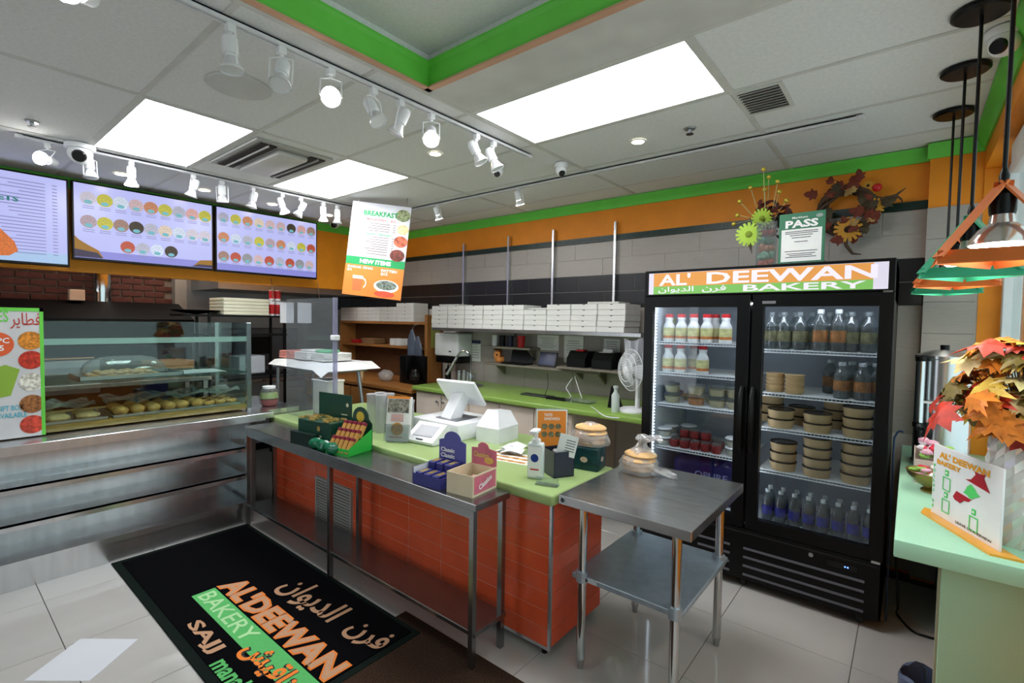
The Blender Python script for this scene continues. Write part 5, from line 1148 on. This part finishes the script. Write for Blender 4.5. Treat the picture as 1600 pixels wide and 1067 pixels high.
t = thing('pizza_oven', 'dark steel oven front below the black canopy', 'oven', (-6.9, .35, 0)); MB().bev(0, 0, 0, .75, 1.6, 1.36, .01, 1).build('body', mat('oven_dark', (46, 48, 54), .35, .6), t); MB().bev(.75, .2, .9, .77, .8, 1.22, .006, 1).build('oven_door', steel_d, t); MB().cyl((.79, .25, 1.24), (.79, .75, 1.24), .012, n=10).build('handle', chrome, t)
t = thing('range_hood', 'wide stainless range hood behind the orange header', 'range hood', (-6.95, 2.2, 1.98)); MB().prism([(0, 0), (.85, 0), (.85, .10), (.3, .35), (0, .35)], 0, 1.9, M=frame((0, 1.9, 0), (1, 0, 0), (0, 0, 1))).build('canopy', steel_d, t)
t = thing('kitchen_rack', 'black kitchen rack holding plates behind the case', 'rack', (-6.10, 1.98, 0))
for x in (0, .36):
    for y in (0, .80): MB().box(x-.012, y-.012, 0, x+.012, y+.012, 1.70).build('post', black, t)
for z in (1.0, 1.45, 1.66): MB().box(-.02, -.25 if z > 1.6 else -.02, z, .40, .82, z+.02).build('rack_shelf', black, t)
tr = mat('cream_tray', (226, 222, 196), .5)
for k in range(5): tag(MB().bev(-.2, -.24, 0, .2, .24, .036, .008, 2).build('cream_food_tray', tr, None, (-5.89, 2.34, 1.681+k*.037)), 'shallow cream plastic tray in the pile on the kitchen rack', 'tray', 'cream trays on the kitchen rack')
tag(MB().lathe([(.02, 0), (.2, .03), (.23, .045), (.2, .04), (0, .02)], n=20).build('black_pan', black, None, (-5.89, 1.90, 1.681)), 'wide black pan on the corner of the kitchen rack', 'pan')
for k in range(2):
    t = thing('wrap_roll', 'red and white wrap roll standing beside the cream trays, %s from them' % ORD[k], 'roll box', (-5.80, 2.66+k*.07, 1.681), 0, 'wrap rolls on the kitchen rack'); MB().lathe([(.03, 0), (.03, .12), (.03, .24), (.03, .30), (0, .30)], n=14).build('roll', white, t); MB().shell([(.031, .02), (.031, .13)], n=14).build('band', red, t); MB().shell([(.031, .20), (.031, .29)], n=14).build('band', red, t)
t = thing('order_sheets', 'white order sheets hanging from the kitchen rail', 'paper', (-5.60, 2.66, 1.60)); MB().box(0, 0, 0, .004, .16, .24).box(.03, .19, .0, .034, .36, .24).build('sheet', mat('hung_paper', (220, 222, 228), .7), t); MB().cyl((.015, -.1, .245), (.015, .5, .245), .006, n=8).cyl((.015, -.08, .245), (-.04, -.08, .50), .004, n=6).cyl((.015, .48, .245), (-.04, .48, .50), .004, n=6).build('rail', steel, t)
t = thing('kitchen_bench', 'steel kitchen bench along the back of the kitchen', 'bench', (-6.9, 2.2, 0)); MB().bev(0, 0, .86, .7, 1.1, .90, .003, 1).build('top', steel_h, t); MB().box(.02, .02, .1, .66, 1.08, .86).build('body', steel_d, t); MB().box(.02, .02, 0, .6, 1.08, .1).build('plinth', black, t)
t = thing('steel_oven_unit', 'dark steel appliance on the kitchen bench', 'appliance', (-6.85, 2.3, .90)); MB().bev(0, 0, 0, .5, .95, .62, .01, 1).build('body', mat('appliance_grey', (96, 98, 106), .35, .7), t); MB().rect(.08, .3, .6, .52, .001, 0, XL((.5, 0, 0))).build('door_glass', black, t)
for px, py, nm, lb, m in ((316, 548, 'kraft_carton', 'kraft carton on the kitchen table behind the case', kr), (290, 575, 'kraft_carton', 'low kraft carton on the kitchen table behind the case', kr)):
    pass
t = thing('kitchen_table', 'steel prep table behind the pastry case', 'table', (-6.05, .35, 0)); MB().bev(0, 0, 1.02, .6, 1.55, 1.06, .003, 1).build('top', steel_h, t)
for x in (.04, .56):
    for y in (.05, 1.5): MB().box(x-.02, y-.02, 0, x+.02, y+.02, 1.02).build('leg', steel, t)
for k in range(3): tag(MB().bev(-.15, -.17, 0, .15, .17, .05, .003, 1).build('kraft_carton', kr, None, (-5.78, 1.62, 1.061+k*.052), .1*k), 'flat kraft carton in the pile on the prep table', 'carton', 'kraft cartons on the prep table')
tag(MB().bev(-.15, -.14, 0, .15, .14, .20, .008, 1).build('grey_crate', mat('pale_grey_crate', (176, 180, 186), .5), None, (-5.90, 2.42, 1.021)), 'pale grey crate on the kitchen rack', 'crate')
# steel stand with paper sheets
ZT = 1.15
t = thing('folding_stand', 'steel stand table behind the clear screen', 'table', (-4.88, 2.72, 0)); MB().bev(-.52, -.24, ZT-.03, .52, .26, ZT, .003, 1).build('top', steel_d, t)
for a_, b_ in (((.40, -.2, ZT-.03), (.40, -.2, 0)), ((.44, .2, ZT-.03), (.62, .25, 0)), ((-.47, -.2, ZT-.03), (-.47, -.2, 0)), ((-.47, .2, ZT-.03), (-.47, .22, 0))): MB().cyl(a_, b_, .02, n=8).build('leg', steel_d, t)
n, k = 14, 9; vs = []; fs = []
for i in range(n+1):
    for j in range(k+1):
        x = -.45+1.08*i/n; y = -.32+.66*j/k; z = ZT+.006+.012*math.sin(i*.9)*math.sin(j*1.1)-(.05 if j == 0 else 0)-(.03*max(0, i-12) if i > 12 else 0); vs.append((x, y, z))
for i in range(n):
    for j in range(k): fs.append((i*(k+1)+j, (i+1)*(k+1)+j, (i+1)*(k+1)+j+1, i*(k+1)+j+1))
tag(MB().add(vs, fs).build('white_paper_cover', whitep, None, (-4.88, 2.72, .055)), 'large white paper sheet draped over the steel stand', 'paper')
for k, (x, y, m, lb) in enumerate(((-5.25, 2.70, mat('pink_paper', (226, 150, 140), .7), 'pile of pink tinted wrapping paper on the stand'), (-4.95, 2.72, whitep, 'pile of white wrapping paper on the stand'), (-4.65, 2.74, mat('pale_white_paper', (226, 226, 222), .7), 'low pile of white wrapping paper on the stand end'))):
    s = MB()
    for i in range(5): s.bev(-.125, -.16, i*.016, .125, .16, i*.016+.014, .004, 1, M=Matrix.Rotation(rnd.uniform(-.08, .08), 4, 'Z'))
    if k == 1: s.bev(-.12, -.1, .08, .12, .12, .1, .01, 1)
    tag(s.build('wrapping_paper', m, None, (x, y, ZT+.075)), lb, 'paper')
tag(MB().bev(-.09, -.08, 0, .09, .08, .03, .01, 2).build('green_packet', mat('mint_packet', (120, 196, 150), .6), None, (-4.65, 2.7, ZT+.156), .3), 'mint green packet on the white paper pile', 'packet')
# ================= menu screens, hanging sign, pendants, window counter =================
def scr(mi): pass
tvb = mat('screen_glow', (188, 192, 246), .25, emit=.78, dark=.05); tvb2 = mat('screen_glow_white', (206, 216, 255), .25, emit=.8)
bez = black
TVX = -5.42
def foodmat(nm, rgb): return mat(nm, rgb, .5, emit=.55, dark=.5, noise=(70, .6, None))
fm = [foodmat('food%d' % i, c_) for i, c_ in enumerate(((150, 120, 110), (170, 150, 160), (196, 170, 176), (196, 190, 206), (206, 190, 176), (190, 130, 96), (140, 140, 146), (170, 170, 190), (196, 206, 226), (186, 180, 70), (206, 160, 160), (176, 80, 60), (120, 96, 60), (60, 50, 36)))]
cy_ = mat('cyan_tag', (120, 190, 206), .5, emit=.6, dark=.2); txg = mat('screen_text', (150, 152, 205), .5, emit=.6, dark=.1); scg = mat('screen_green_text', (30, 140, 120), .5, emit=.5, dark=.2); swo = mat('swoosh', (170, 120, 30), .5, emit=.5, dark=.2); swd = mat('swoosh_dark', (70, 60, 90), .5, emit=.4, dark=.2); vio = mat('violet_fade', (146, 146, 226), .4, emit=.7, dark=.05)
def tv(px0, px1, pts, lb, xoff=0, y0=None):
    X = TVX+xoff; c_ = [onx(*q, X) for q in pts]          # TL TR BR BL
    ya = c_[0].y if y0 is None else y0; yb = (c_[1].y+c_[2].y)/2; zt = (c_[0].z+c_[1].z)/2; zb = (c_[2].z+c_[3].z)/2
    t = thing('menu_screen', lb, 'menu screen', (X, (ya+yb)/2, zb)); w_ = yb-ya; h_ = zt-zb
    MB().bev(-.05, -w_/2, 0, 0, w_/2, h_, .004, 1).build('bezel', bez, t); MB().box(-.19, -.2, h_*.3, -.04, .2, h_*.7).build('wall_mount', blackm, t)
    F = XL((.0005, 0, 0)); b = .014
    MB().rect(-w_/2+b, b+.006, w_/2-b, h_-b, .0004, 0, F).build('display', tvb, t)
    return t, w_, h_, F
t, w_, h_, F = tv(0, 107, ((0, 262), (109, 281), (107, 416), (0, 411)), 'menu screen listing sweets with a pastry picture', .05, y0=-.22)
W2 = w_/2
l = MB()
for k in range(22): z = h_*(.90-k*.037); ww = rnd.uniform(.14, .40); l.rect(W2-.14-ww, z-.0035, W2-.14, z+.0035, .001, 0, F); l.rect(W2-.10, z-.0035, W2-.07, z+.0035, .001, 0, F)
l.build('menu_text', txg, t)
x = onx(12, 309, TVX+.05); txt('SWEETS', F @ Matrix.Translation((x.y-t.location.y-.075, x.z-t.location.z, 0)), .27, .04, scg, t, 'menu_heading', .001, .04)
x = onx(8, 380, TVX+.05); s = MB(); s.flat([(x.y-t.location.y-.3, x.z-t.location.z+.2), (x.y-t.location.y-.3, x.z-t.location.z-.12), (x.y-t.location.y+.02, x.z-t.location.z-.09), (x.y-t.location.y+.07, x.z-t.location.z-.05), (x.y-t.location.y+.05, x.z-t.location.z+.02), (x.y-t.location.y-.05, x.z-t.location.z+.14)], .0012, 0, F); s.build('pastry_picture', foodmat('food_pie', (206, 110, 50)), t)
MB().rect(-W2+.014, .02, W2-.014, .10, .0007, 0, F).build('violet_fade', mat('pale_blue_fade', (170, 200, 236), .4, emit=.75, dark=.05), t)
DM = {}
def rows(t, w_, h_, F, R, seed):
    r_ = random.Random(seed); tx = MB()
    for cyy, n, x0, x1, rad in R:
        for i in range(n):
            x = x0+(x1-x0)*i/max(1, n-1); rr = rad*w_; fi = r_.randrange(len(fm))
            o = MB().disc(0, 0, rr, rr, 0, 18).build('dish_picture', fm[fi], t, F @ Vector((x*w_, cyy*h_, .0010+.0001*(i % 2)))); o.rotation_euler = (PI/2, 0, PI/2)
            g_ = MB().disc(0, -rr*.55, rr*.5, rr*.3, .0006, 10).build('price_tag', cy_, o)
            for k in range(2): tx.rect(x*w_-rr*.7, cyy*h_-rr*(1.25+.3*k), x*w_+rr*.7, cyy*h_-rr*(1.15+.3*k), .001, 0, F)
    tag(tx.build('menu_text', txg, t), kind='stuff')
t, w_, h_, F = tv(113, 335, ((111, 282), (336, 319), (331, 421), (107, 406)), 'menu screen with two and a half rows of round pizzas')
MB().rect(-w_/2+.014, .02, w_/2-.014, h_*.13, .0007, 0, F).build('violet_fade', vio, t)
rows(t, w_, h_, F, ((.80, 9, -.40, .43, .052), (.50, 9, -.40, .43, .052), (.22, 4, -.15, .16, .05)), 3)
MB().flat([(-w_/2+.014, .03), (-w_/2+.2, .03), (-w_/2+.17, .09), (-w_/2+.1, .13), (-w_/2+.04, .17), (-w_/2+.014, .2)], .0012, 0, F).build('corner_swoosh', swo, t); MB().flat([(w_/2-.18, .03), (w_/2-.014, .03), (w_/2-.014, .10), (w_/2-.12, .09)], .0012, 0, F).build('corner_swoosh', swo, t)
MB().flat([(-w_/2+.014, .025), (-w_/2+.2, .025), (-w_/2+.16, .07), (-w_/2+.014, .09)], .0016, 0, F).build('corner_swoosh', swd, t); MB().flat([(w_/2-.2, .025), (w_/2-.014, .025), (w_/2-.014, .05), (w_/2-.13, .05)], .0016, 0, F).build('corner_swoosh', swd, t)
t, w_, h_, F = tv(338, 503, ((336, 321), (503, 349), (488, 438), (331, 421)), 'menu screen with three full rows of small dishes')
MB().rect(-w_/2+.014, .02, w_/2-.014, h_*.13, .0007, 0, F).build('violet_fade', vio, t)
rows(t, w_, h_, F, ((.83, 9, -.43, .43, .048), (.53, 9, -.43, .43, .048), (.24, 9, -.43, .41, .048)), 9)
# hanging breakfast menu
DS = 4.7; a = pix(548, 312, DS); b = pix(639, 325, DS); c_ = pix(538, 460, DS); d_ = pix(630, 469, DS)
ctr = (a+b+c_+d_)/4; xd = ((b-a)+(d_-c_)).normalized(); yd = ((a-c_)+(b-d_)).normalized(); w_ = ((b-a).length+(d_-c_).length)/2; h_ = ((a-c_).length+(b-d_).length)/2
t = thing('breakfast_menu_board', 'hanging breakfast menu board with green and orange bands', 'menu board', tuple(ctr)); F = frame((0, 0, 0), xd, yd)
MB().box(-w_/2, -h_/2, -.004, w_/2, h_/2, 0, 0, F).build('board', mat('menu_white', (198, 198, 205), .5), t)
MB().rect(-w_/2, -h_*.17, w_/2, -h_*.085, .001, 0, F).build('green_band', inkg, t); MB().rect(-w_/2, -h_/2, w_/2, -h_*.17, .001, 0, F).build('orange_band', mat('menu_orange', (222, 128, 50), .5), t)
txt('BREAKFAST', F @ Matrix.Translation((-.0, h_*.39, 0)), .33, .05, inkg, t, 'lettering', .0014, .04)
txt('MANAKEESH  -  $10', F @ Matrix.Translation((.01, h_*.325, 0)), .28, .022, inkr, t, 'lettering', .0014, .02)
txt('SIDES / BREAD', F @ Matrix.Translation((.0, h_*.17, 0)), .24, .022, inkg, t, 'lettering', .0014, .02)
txt('NEW ITEMS', F @ Matrix.Translation((.0, -h_*.127, 0)), .30, .042, inkw, t, 'lettering', .0016, .04)
txt('KARAK CHAI\n$4', F @ Matrix.Translation((-.14, -h_*.215, 0)), .24, .055, inkw, t, 'lettering', .0016, .03); txt('FATTEH\n$12', F @ Matrix.Translation((.14, -h_*.225, 0)), .15, .06, inkw, t, 'lettering', .0016, .03)
l = MB()
for z in (.285, .26, .235, .21, .14, .115, .09, .065, .04, .015, -.01, -.04): ww = rnd.uniform(.14, .24); l.rect(.10-ww, z*h_-.004, .10, z*h_+.004, .0012, 0, F); l.rect(.13, z*h_-.004, .155, z*h_+.004, .0012, 0, F)
l.build('menu_text', mat('menu_grey', (130, 116, 116), .7), t)
DMS = [mat('mezze', (120, 130, 90), .6, noise=(40, .7, None)), mat('plate_pale', (216, 196, 140), .6, noise=(40, .4, None)), mat('plate_red', (190, 90, 60), .6, noise=(30, .7, None)), mat('plate_brown', (110, 50, 36), .6, noise=(40, .5, None))]
for k, (x, y, r) in enumerate(((.23, .40, .075), (.24, .25, .06), (.22, .12, .07), (.2, -.03, .075))): MB().disc(min(x, w_/2-r*.95), y*h_, r*.95, r*.78, .0013, 20, 0, F).build('dish_picture', DMS[k], t)
MB().flat([(-.2, -h_*.29), (-.1, -h_*.29), (-.11, -h_*.45), (-.19, -h_*.45)], .0013, 0, F).build('chai_cup', mat('chai', (196, 110, 60), .5), t); MB().rect(-.2, -h_*.32, -.1, -h_*.285, .0016, 0, F).build('milk_foam', mat('milk_foam', (240, 220, 190), .5), t)
s = MB(F)
for i in range(9): a1 = -1.2+i*.3; a2 = a1+.3; s.add([(-.10+.04*math.cos(q)*.9*1, -h_*.36+.05*math.sin(q), .0014) for q in (a1, a2)]+[(-.10+.028*math.cos(q), -h_*.36+.037*math.sin(q), .0014) for q in (a2, a1)], [(0, 1, 2, 3)])
s.build('cup_handle', inkw, t)
MB().disc(.13, -h_*.37, .12, .06, .0014, 24, 0, F).disc(.13, -h_*.36, .10, .045, .0018, 24, 1, F).disc(.12, -h_*.455, .10, .03, .0016, 20, 2, F).build('bowl_picture', [inkw, mat('fatteh', (110, 120, 110), .6, noise=(50, .9, None)), mat('fatteh_red', (206, 80, 50), .6)], t)
MB().tube([F @ Vector((-w_/2+.05, h_/2, 0)), F @ Vector((-w_/2+.06, h_/2+.02, 0))], .003, 5).tube([F @ Vector((w_/2-.05, h_/2, 0)), F @ Vector((w_/2-.05, h_/2+.09, 0))], .003, 5).build('hanging_wire', steel_d, t)
# ---------- pendants ----------
pcop = mat('copper_paint', (206, 108, 50), .35, .3); pgrn = mat('teal_paint', (50, 150, 112), .4)
def pendant(y, m, lb, x=.158, z=1.86, R=.16, H=.215):
    t = thing('pendant_lamp', lb, 'pendant lamp', (x, y, ZC-.001), 0)
    MB().lathe([(.088, 0), (.088, -.012), (.078, -.02), (0, -.022)], n=32).build('canopy', black, t)
    zb = z-ZC
    MB().cyl((0, 0, -.02), (0, 0, zb+H+.03), .0058, n=8).build('rod', black, t)
    ap = Vector((0, 0, zb+H)); base = [Vector((R*math.cos(a), R*math.sin(a), zb)) for a in (7*PI/6, 11*PI/6, PI/2)]
    def bar(p, q, wd, th, up):
        s = MB(); dd = (q-p).normalized(); n_ = (up-dd*up.dot(dd)).normalized(); sd = dd.cross(n_)
        v = [p+n_*wd+sd*th, p-n_*wd+sd*th, p-n_*wd-sd*th, p+n_*wd-sd*th, q+n_*wd+sd*th, q-n_*wd+sd*th, q-n_*wd-sd*th, q+n_*wd-sd*th]
        s.add(v, [(0, 1, 2, 3), (7, 6, 5, 4), (0, 4, 5, 1), (1, 5, 6, 2), (2, 6, 7, 3), (3, 7, 4, 0)]); s.build('frame_bar', m, t, smooth=0)
    for k in range(3):
        bar(ap, base[k], .021, .003, Vector((-base[k].y, base[k].x, 0))); bar(base[k], base[(k+1) % 3], .021, .003, Vector((0, 0, .35))-Vector(((base[k]+base[(k+1) % 3]).x, (base[k]+base[(k+1) % 3]).y, 0)))
    MB().lathe([(.011, .0), (.012, .02), (.007, .04), (0, .04)], (0, 0, zb+H-.005), 12).build('apex_cap', black, t)
    MB().lathe([(.028, .12), (.03, .13), (.03, .175), (.012, .20), (0, .205)], (0, 0, zb), 18).build('lamp_holder', black, t)
    MB().lathe([(.072, .035), (.07, .05), (.05, .08), (.03, .095), (.026, .12)], (0, 0, zb), 24).build('bulb', mat('bulb_silver', (206, 200, 196), .15, .7), t)
    MB().lathe([(0, .026), (.06, .028), (.071, .036)], (0, 0, zb), 24).build('bulb_face', mat('pendant_glow', (255, 248, 236), .4, emit=32), t)
    return t
pendant(1.98, pcop, 'copper triangular pendant lamp directly above the maple leaves', .19)
pendant(2.50, pgrn, 'teal triangular pendant lamp right behind the front copper one', .158)
pendant(3.02, pcop, 'copper triangular pendant lamp between two teal ones', .146)
pendant(3.58, pgrn, 'teal triangular pendant lamp nearest the tiled pilaster', .136)
# ---------- window counter ----------
WZ = .88
p = onz(1530, 850, WZ)
al = onz(1456, 802, WZ); ar = onz(1563, 866, WZ); d = (ar-al); t = thing('review_sign', 'white bakery follow us sign on an orange foot', 'sign', ((al.x+ar.x)/2, (al.y+ar.y)/2, WZ), math.atan2(d.y, d.x)); w_ = d.length
h_ = .295
MB().bev(-w_/2, -.004, .008, w_/2, .004, h_, .001, 1).build('board', mat('acrylic_white', (240, 240, 242), .3), t)
MB().prism([(-w_/2-.05, -.0), (-w_/2+.01, -.045), (w_/2+.02, -.045), (w_/2+.06, .03), (-w_/2, .03)], 0, .008).build('foot', mat('amber_acrylic', (240, 170, 60), .2), t)
F = XF((0, -.0045, 0)); X0 = -w_/2
txt("AL' DEEWAN", F @ Matrix.Translation((-.01, h_-.035, 0)), w_*.74, .026, mat('amber_print', (240, 166, 40), .4), t, 'lettering', .001, .05); txt('BAKERY', F @ Matrix.Translation((X0+w_*.26, h_-.066, 0)), w_*.38, .02, MATS['amber_print'], t, 'lettering', .001, .05)
gp = mat('green_print', (90, 214, 110), .4)
for k, ch in enumerate('FOLLOW'): txt(ch, F @ Matrix.Translation((X0+.012, h_-.088-k*.021, 0)), .011, .013, gp, t, 'lettering', .001, .06)
for k, ch in enumerate('US'): txt(ch, F @ Matrix.Translation((X0+.012, h_-.235-k*.021, 0)), .011, .013, gp, t, 'lettering', .001, .06)
icons = ((X0+w_*.24, h_-.098), (X0+w_*.24, h_-.187), (X0+w_*.66, h_-.197))
for x, y in icons: MB().bev(x-.010, y-.011, 0, x+.010, y+.011, .002, .0015, 1, M=F).build('icon', gp, t); MB().rect(x-.005, y-.004, x+.005, y+.004, .0026, 0, F).build('icon_mark', inkw, t)
for x, y in icons:
    y -= .045; s = MB(F); s.rect(x-.023, y-.027, x+.023, y-.0225, .001).rect(x-.023, y+.0225, x+.023, y+.027, .001).rect(x-.023, y-.0225, x-.018, y+.0225, .001).rect(x+.018, y-.0225, x+.023, y+.0225, .001); s.build('green_square', gp, t)
txt('LEAVE US A REVIEW', F @ Matrix.Translation((X0+w_*.66, .026, 0)), w_*.5, .010, ink, t, 'lettering', .001, .02)
rm = mat('flag_red', (178, 22, 40), .4); sx = lambda u: X0+w_*u
MB().flat([(sx(.52), .205), (sx(.60), .213), (sx(.66), .238), (sx(.64), .248), (sx(.72), .246), (sx(.80), .252), (sx(.77), .238), (sx(.83), .205), (sx(.86), .192), (sx(.70), .198)], .001, 0, F).flat([(sx(.40), .145), (sx(.62), .138), (sx(.58), .125), (sx(.52), .122), (sx(.46), .105), (sx(.38), .108), (sx(.35), .118)], .001, 0, F).build('red_map', rm, t)
MB().flat([(sx(.60), .195), (sx(.66), .185), (sx(.69), .172), (sx(.74), .165), (sx(.68), .155), (sx(.63), .143), (sx(.6), .140), (sx(.56), .148), (sx(.50), .152), (sx(.53), .165), (sx(.55), .18)], .0012, 0, F).build('green_tree', gp, t)
# gold bowl with sweets
p = onz(1440, 772, WZ); t = thing('gold_sweet_bowl', 'brass footed bowl on the mint counter', 'bowl', (p.x+.045, p.y+.08, WZ)); gb_ = mat('brass', (150, 128, 70), .3, .9)
MB().lathe([(.05, 0), (.05, .008), (.035, .02), (.07, .04), (.10, .075), (.108, .095), (.103, .095), (.093, .075), (.0, .05)], n=28).build('bowl', gb_, t)
B0 = Vector((p.x+.045, p.y+.08, WZ))
sw = [mat('pink_wrap', (226, 170, 190), .4), mat('white_wrap', (236, 232, 236), .4), mat('red_wrap', (206, 40, 66), .4), mat('lime_wrap', (140, 190, 80), .4)]
nmz = ('pink', 'white', 'red', 'lime')
for k in range(26):
    i = (k*7) % 4; a = k*2.4; r = .018*math.sqrt(k) if k < 18 else .05; tag(MB().bev(-.022, -.012, 0, .022, .012, .014, .005, 1).build('wrapped_sweet', sw[i], None, B0+Vector((r*math.cos(a), r*math.sin(a), .062+.012*(k//9)+(.012 if k > 12 else 0))), a), '%s wrapped sweet in the brass bowl' % nmz[i], 'sweet', '%s sweets in the brass bowl' % nmz[i])
t = thing('sweet_box', 'open white carton of wrapped sweets behind the brass bowl', 'carton', (B0.x+.005, B0.y+.22, WZ), .0); MB().box(-.08, -.1, 0, .08, .1, .004).box(-.08, -.1, 0, -.077, .1, .15).box(.077, -.1, 0, .08, .1, .15).box(-.08, -.103, 0, .08, -.1, .12).box(-.08, .1, 0, .08, .103, .15).build('carton', mat('pale_carton', (216, 200, 190), .6), t)
s = MB()
for k in range(22): s.sph((rnd.uniform(-.055, .055), rnd.uniform(-.08, .08), .13+rnd.uniform(0, .06)), (.024, .02, .016), 8, 6, k % 4, jit=.15)
s.build('sweets', sw, t)
# coffee urn
p = ony(1462, 655, 3.55); ux = .15; uy = 3.64; t = thing('coffee_urn', 'tall stainless coffee urn with sight glass on the mint counter', 'coffee urn', (ux, uy, WZ), 0)
MB().lathe([(.13, 0), (.13, .02), (.122, .03), (.122, .60), (.128, .605), (.128, .62), (.05, .65), (0, .655)], n=36).build('body', steel, t)
MB().cyl((-.10, -.115, .24), (-.10, -.115, .60), .022, n=16).build('sight_glass_tube', chrome, t); MB().cyl((-.10, -.115, .59), (-.10, -.115, .615), .026, n=16).cyl((-.10, -.115, .225), (-.10, -.115, .25), .026, n=16).build('sight_glass_cap', black, t)
MB().cyl((-.10, -.1, .2), (-.10, -.2, .2), .016, n=12).cyl((-.10, -.19, .22), (-.10, -.19, .14), .018, .013, n=12).bev(-.112, -.26, .235, -.088, -.17, .25, .004, 1).build('tap', black, t); MB().box(-.1, -.13, .36, .06, -.12, .372).build('strap', white, t)
MB().cyl((0, 0, .65), (0, 0, .68), .02, n=12).build('lid_knob', black, t)
# box beside urn, maple leaf bouquet in glass vase
q = onz(1585, 850, WZ); VX, VY = .325, 2.50
t = thing('cut_glass_vase', 'chunky cut glass vase on the mint counter', 'vase', (VX, VY, WZ)); n = 20; rows = 12; vs = []; fs = []
for j in range(rows+1):
    u = j/rows; r = .065+.018*math.sin(u*PI*.9)+.01*u
    for i in range(n): a = 2*PI*i/n; rr = r*(1+.09*((i+j) % 2)); vs.append((rr*math.cos(a), rr*math.sin(a), .40*u))
for j in range(rows):
    for i in range(n): fs.append((j*n+i, j*n+(i+1) % n, (j+1)*n+(i+1) % n, (j+1)*n+i))
fs.append(tuple(range(n))[::-1])
MB().add(vs, fs).build('vase', mat('cut_glass', (224, 220, 214), .06, .35, spec=.9), t, smooth=0)
t = thing('maple_bouquet', 'bouquet of orange and yellow artificial maple leaves in the glass vase', 'bouquet', (VX, VY, WZ+.37))
lv = [mat('leaf_orange', (232, 132, 44), .5, noise=(20, .35, None)), mat('leaf_yellow', (246, 200, 84), .5, noise=(20, .3, None)), mat('leaf_red', (190, 52, 32), .5, noise=(20, .35, None)), mat('leaf_cream', (246, 214, 150), .5, noise=(20, .3, None)), mat('leaf_olive', (120, 104, 46), .55, noise=(20, .3, None))]
po = [(0, -.12), (.10, -.02), (.32, -.10), (.26, .08), (.5, .18), (.34, .28), (.40, .50), (.20, .46), (.14, .62), (.08, .60), (0, .95), (-.08, .60), (-.14, .62), (-.20, .46), (-.40, .50), (-.34, .28), (-.5, .18), (-.26, .08), (-.32, -.10), (-.10, -.02)]
def maple(L, M):
    s = MB(); k = len(po); cx_, cy2 = 0, .22
    zf = lambda x, y: -.16*(abs(x)*2)**2-.10*(y-.3)**2+.035*math.sin(9*x+6*y)
    out = [(x*L*(1+.05*math.sin(i*2.3)), y*L, L*(zf(x, y)+(.03 if i % 2 else -.03))) for i, (x, y) in enumerate(po)]
    mid = [((x*.5+cx_*.5)*L, (y*.5+cy2*.5)*L, L*(zf(x*.5, y*.5+cy2*.5)+(-.02 if i % 2 else .02))) for i, (x, y) in enumerate(po)]
    s.add(out+mid+[(0, cy2*L, .03*L)], [(i, (i+1) % k, k+(i+1) % k, k+i) for i in range(k)]+[(k+i, k+(i+1) % k, 2*k) for i in range(k)], 0, M); return s
stm = MB()
r2 = random.Random(21)
for k in range(88):
    az = r2.uniform(0, 2*PI); el = r2.uniform(-.35, 1.15); R = r2.uniform(.09, .20)
    c_ = Vector((R*1.0*math.cos(az)*math.cos(el)-.045, R*.9*math.sin(az)*math.cos(el), .13+.17*el+.05*r2.random()))
    if c_.x > .06: c_.x = .06
    L = r2.uniform(.10, .175)
    nrm = (c_-Vector((0, 0, .05))).normalized()+Vector((r2.uniform(-.4, .4), r2.uniform(-.5, .2), r2.uniform(-.3, .5))); nrm.normalize()
    tip = Vector((r2.uniform(-.6, .6), r2.uniform(-.6, .6), r2.uniform(-1, .4))); xx = tip.cross(nrm).normalized(); yy = nrm.cross(xx)
    maple(L, frame(c_, xx, yy)).build('maple_leaf', lv[(k*3+k//7) % 5], t, smooth=60); stm.tube([(0, 0, -.2), (c_.x*.3, c_.y*.3, c_.z*.4), c_], .002, 4)
stm.build('stem', mat('stem_brown', (96, 70, 40), .7), t)
l = MB()
for k in range(6): l.box(-.07, -.05, k*.012, .07, .05, k*.012+.008, M=Matrix.Rotation(k*.05, 4, 'Z'))
tag(l.build('napkin_stack', mat('dark_napkin', (84, 80, 84), .6), None, (.235, 2.80, WZ)), 'fanned stack of dark napkins behind the review sign', 'napkins')
# trash bag liner, power cable, blue hose beside the fridge
p = onz(1432, 1060, .16); t = thing('waste_bin', 'small waste bin lined with a grey blue plastic bag', 'waste bin', (p.x+.05, p.y-.06, 0)); MB().lathe([(.085, 0), (.105, .20), (.1, .2), (.08, .01), (0, .01)], n=20).build('bin', mat('bin_grey', (90, 94, 100), .4), t)
n = 24; vs = []; fs = []
for j in range(6):
    for i in range(n): a = 2*PI*i/n; r = (.108, .116, .112, .10, .09, .085)[j]+.008*math.sin(5*a+j*1.3); z = (.10, .17, .205, .212, .17, .08)[j]+.006*math.sin(7*a); vs.append((r*math.cos(a), r*math.sin(a), z))
for j in range(5):
    for i in range(n): fs.append((j*n+i, j*n+(i+1) % n, (j+1)*n+(i+1) % n, (j+1)*n+i))
MB().add(vs, fs).build('bag_liner', mat('grey_blue_bag', (96, 106, 134), .2), t)
z0 = .008
cable([(-.02, 3.55, .62), (-.02, 3.5, .40), (-.01, 3.45, .25), (0.0, 3.4, .12), onz(1402, 960, z0), onz(1425, 985, z0), onz(1450, 995, z0), onz(1470, 1003, z0), (.24, 3.2, z0)], 'black power cable running from the fridge under the mint counter', black, .006)
cable([(-.05, 3.40, .02), (-.05, 3.39, .5), (-.05, 3.38, 1.0), (-.045, 3.38, 1.06), (-.03, 3.38, 1.09), (-.01, 3.37, 1.09)], 'blue hose running down beside the fridge', mat('blue_hose', (34, 58, 96), .4), .005, 'blue_hose')
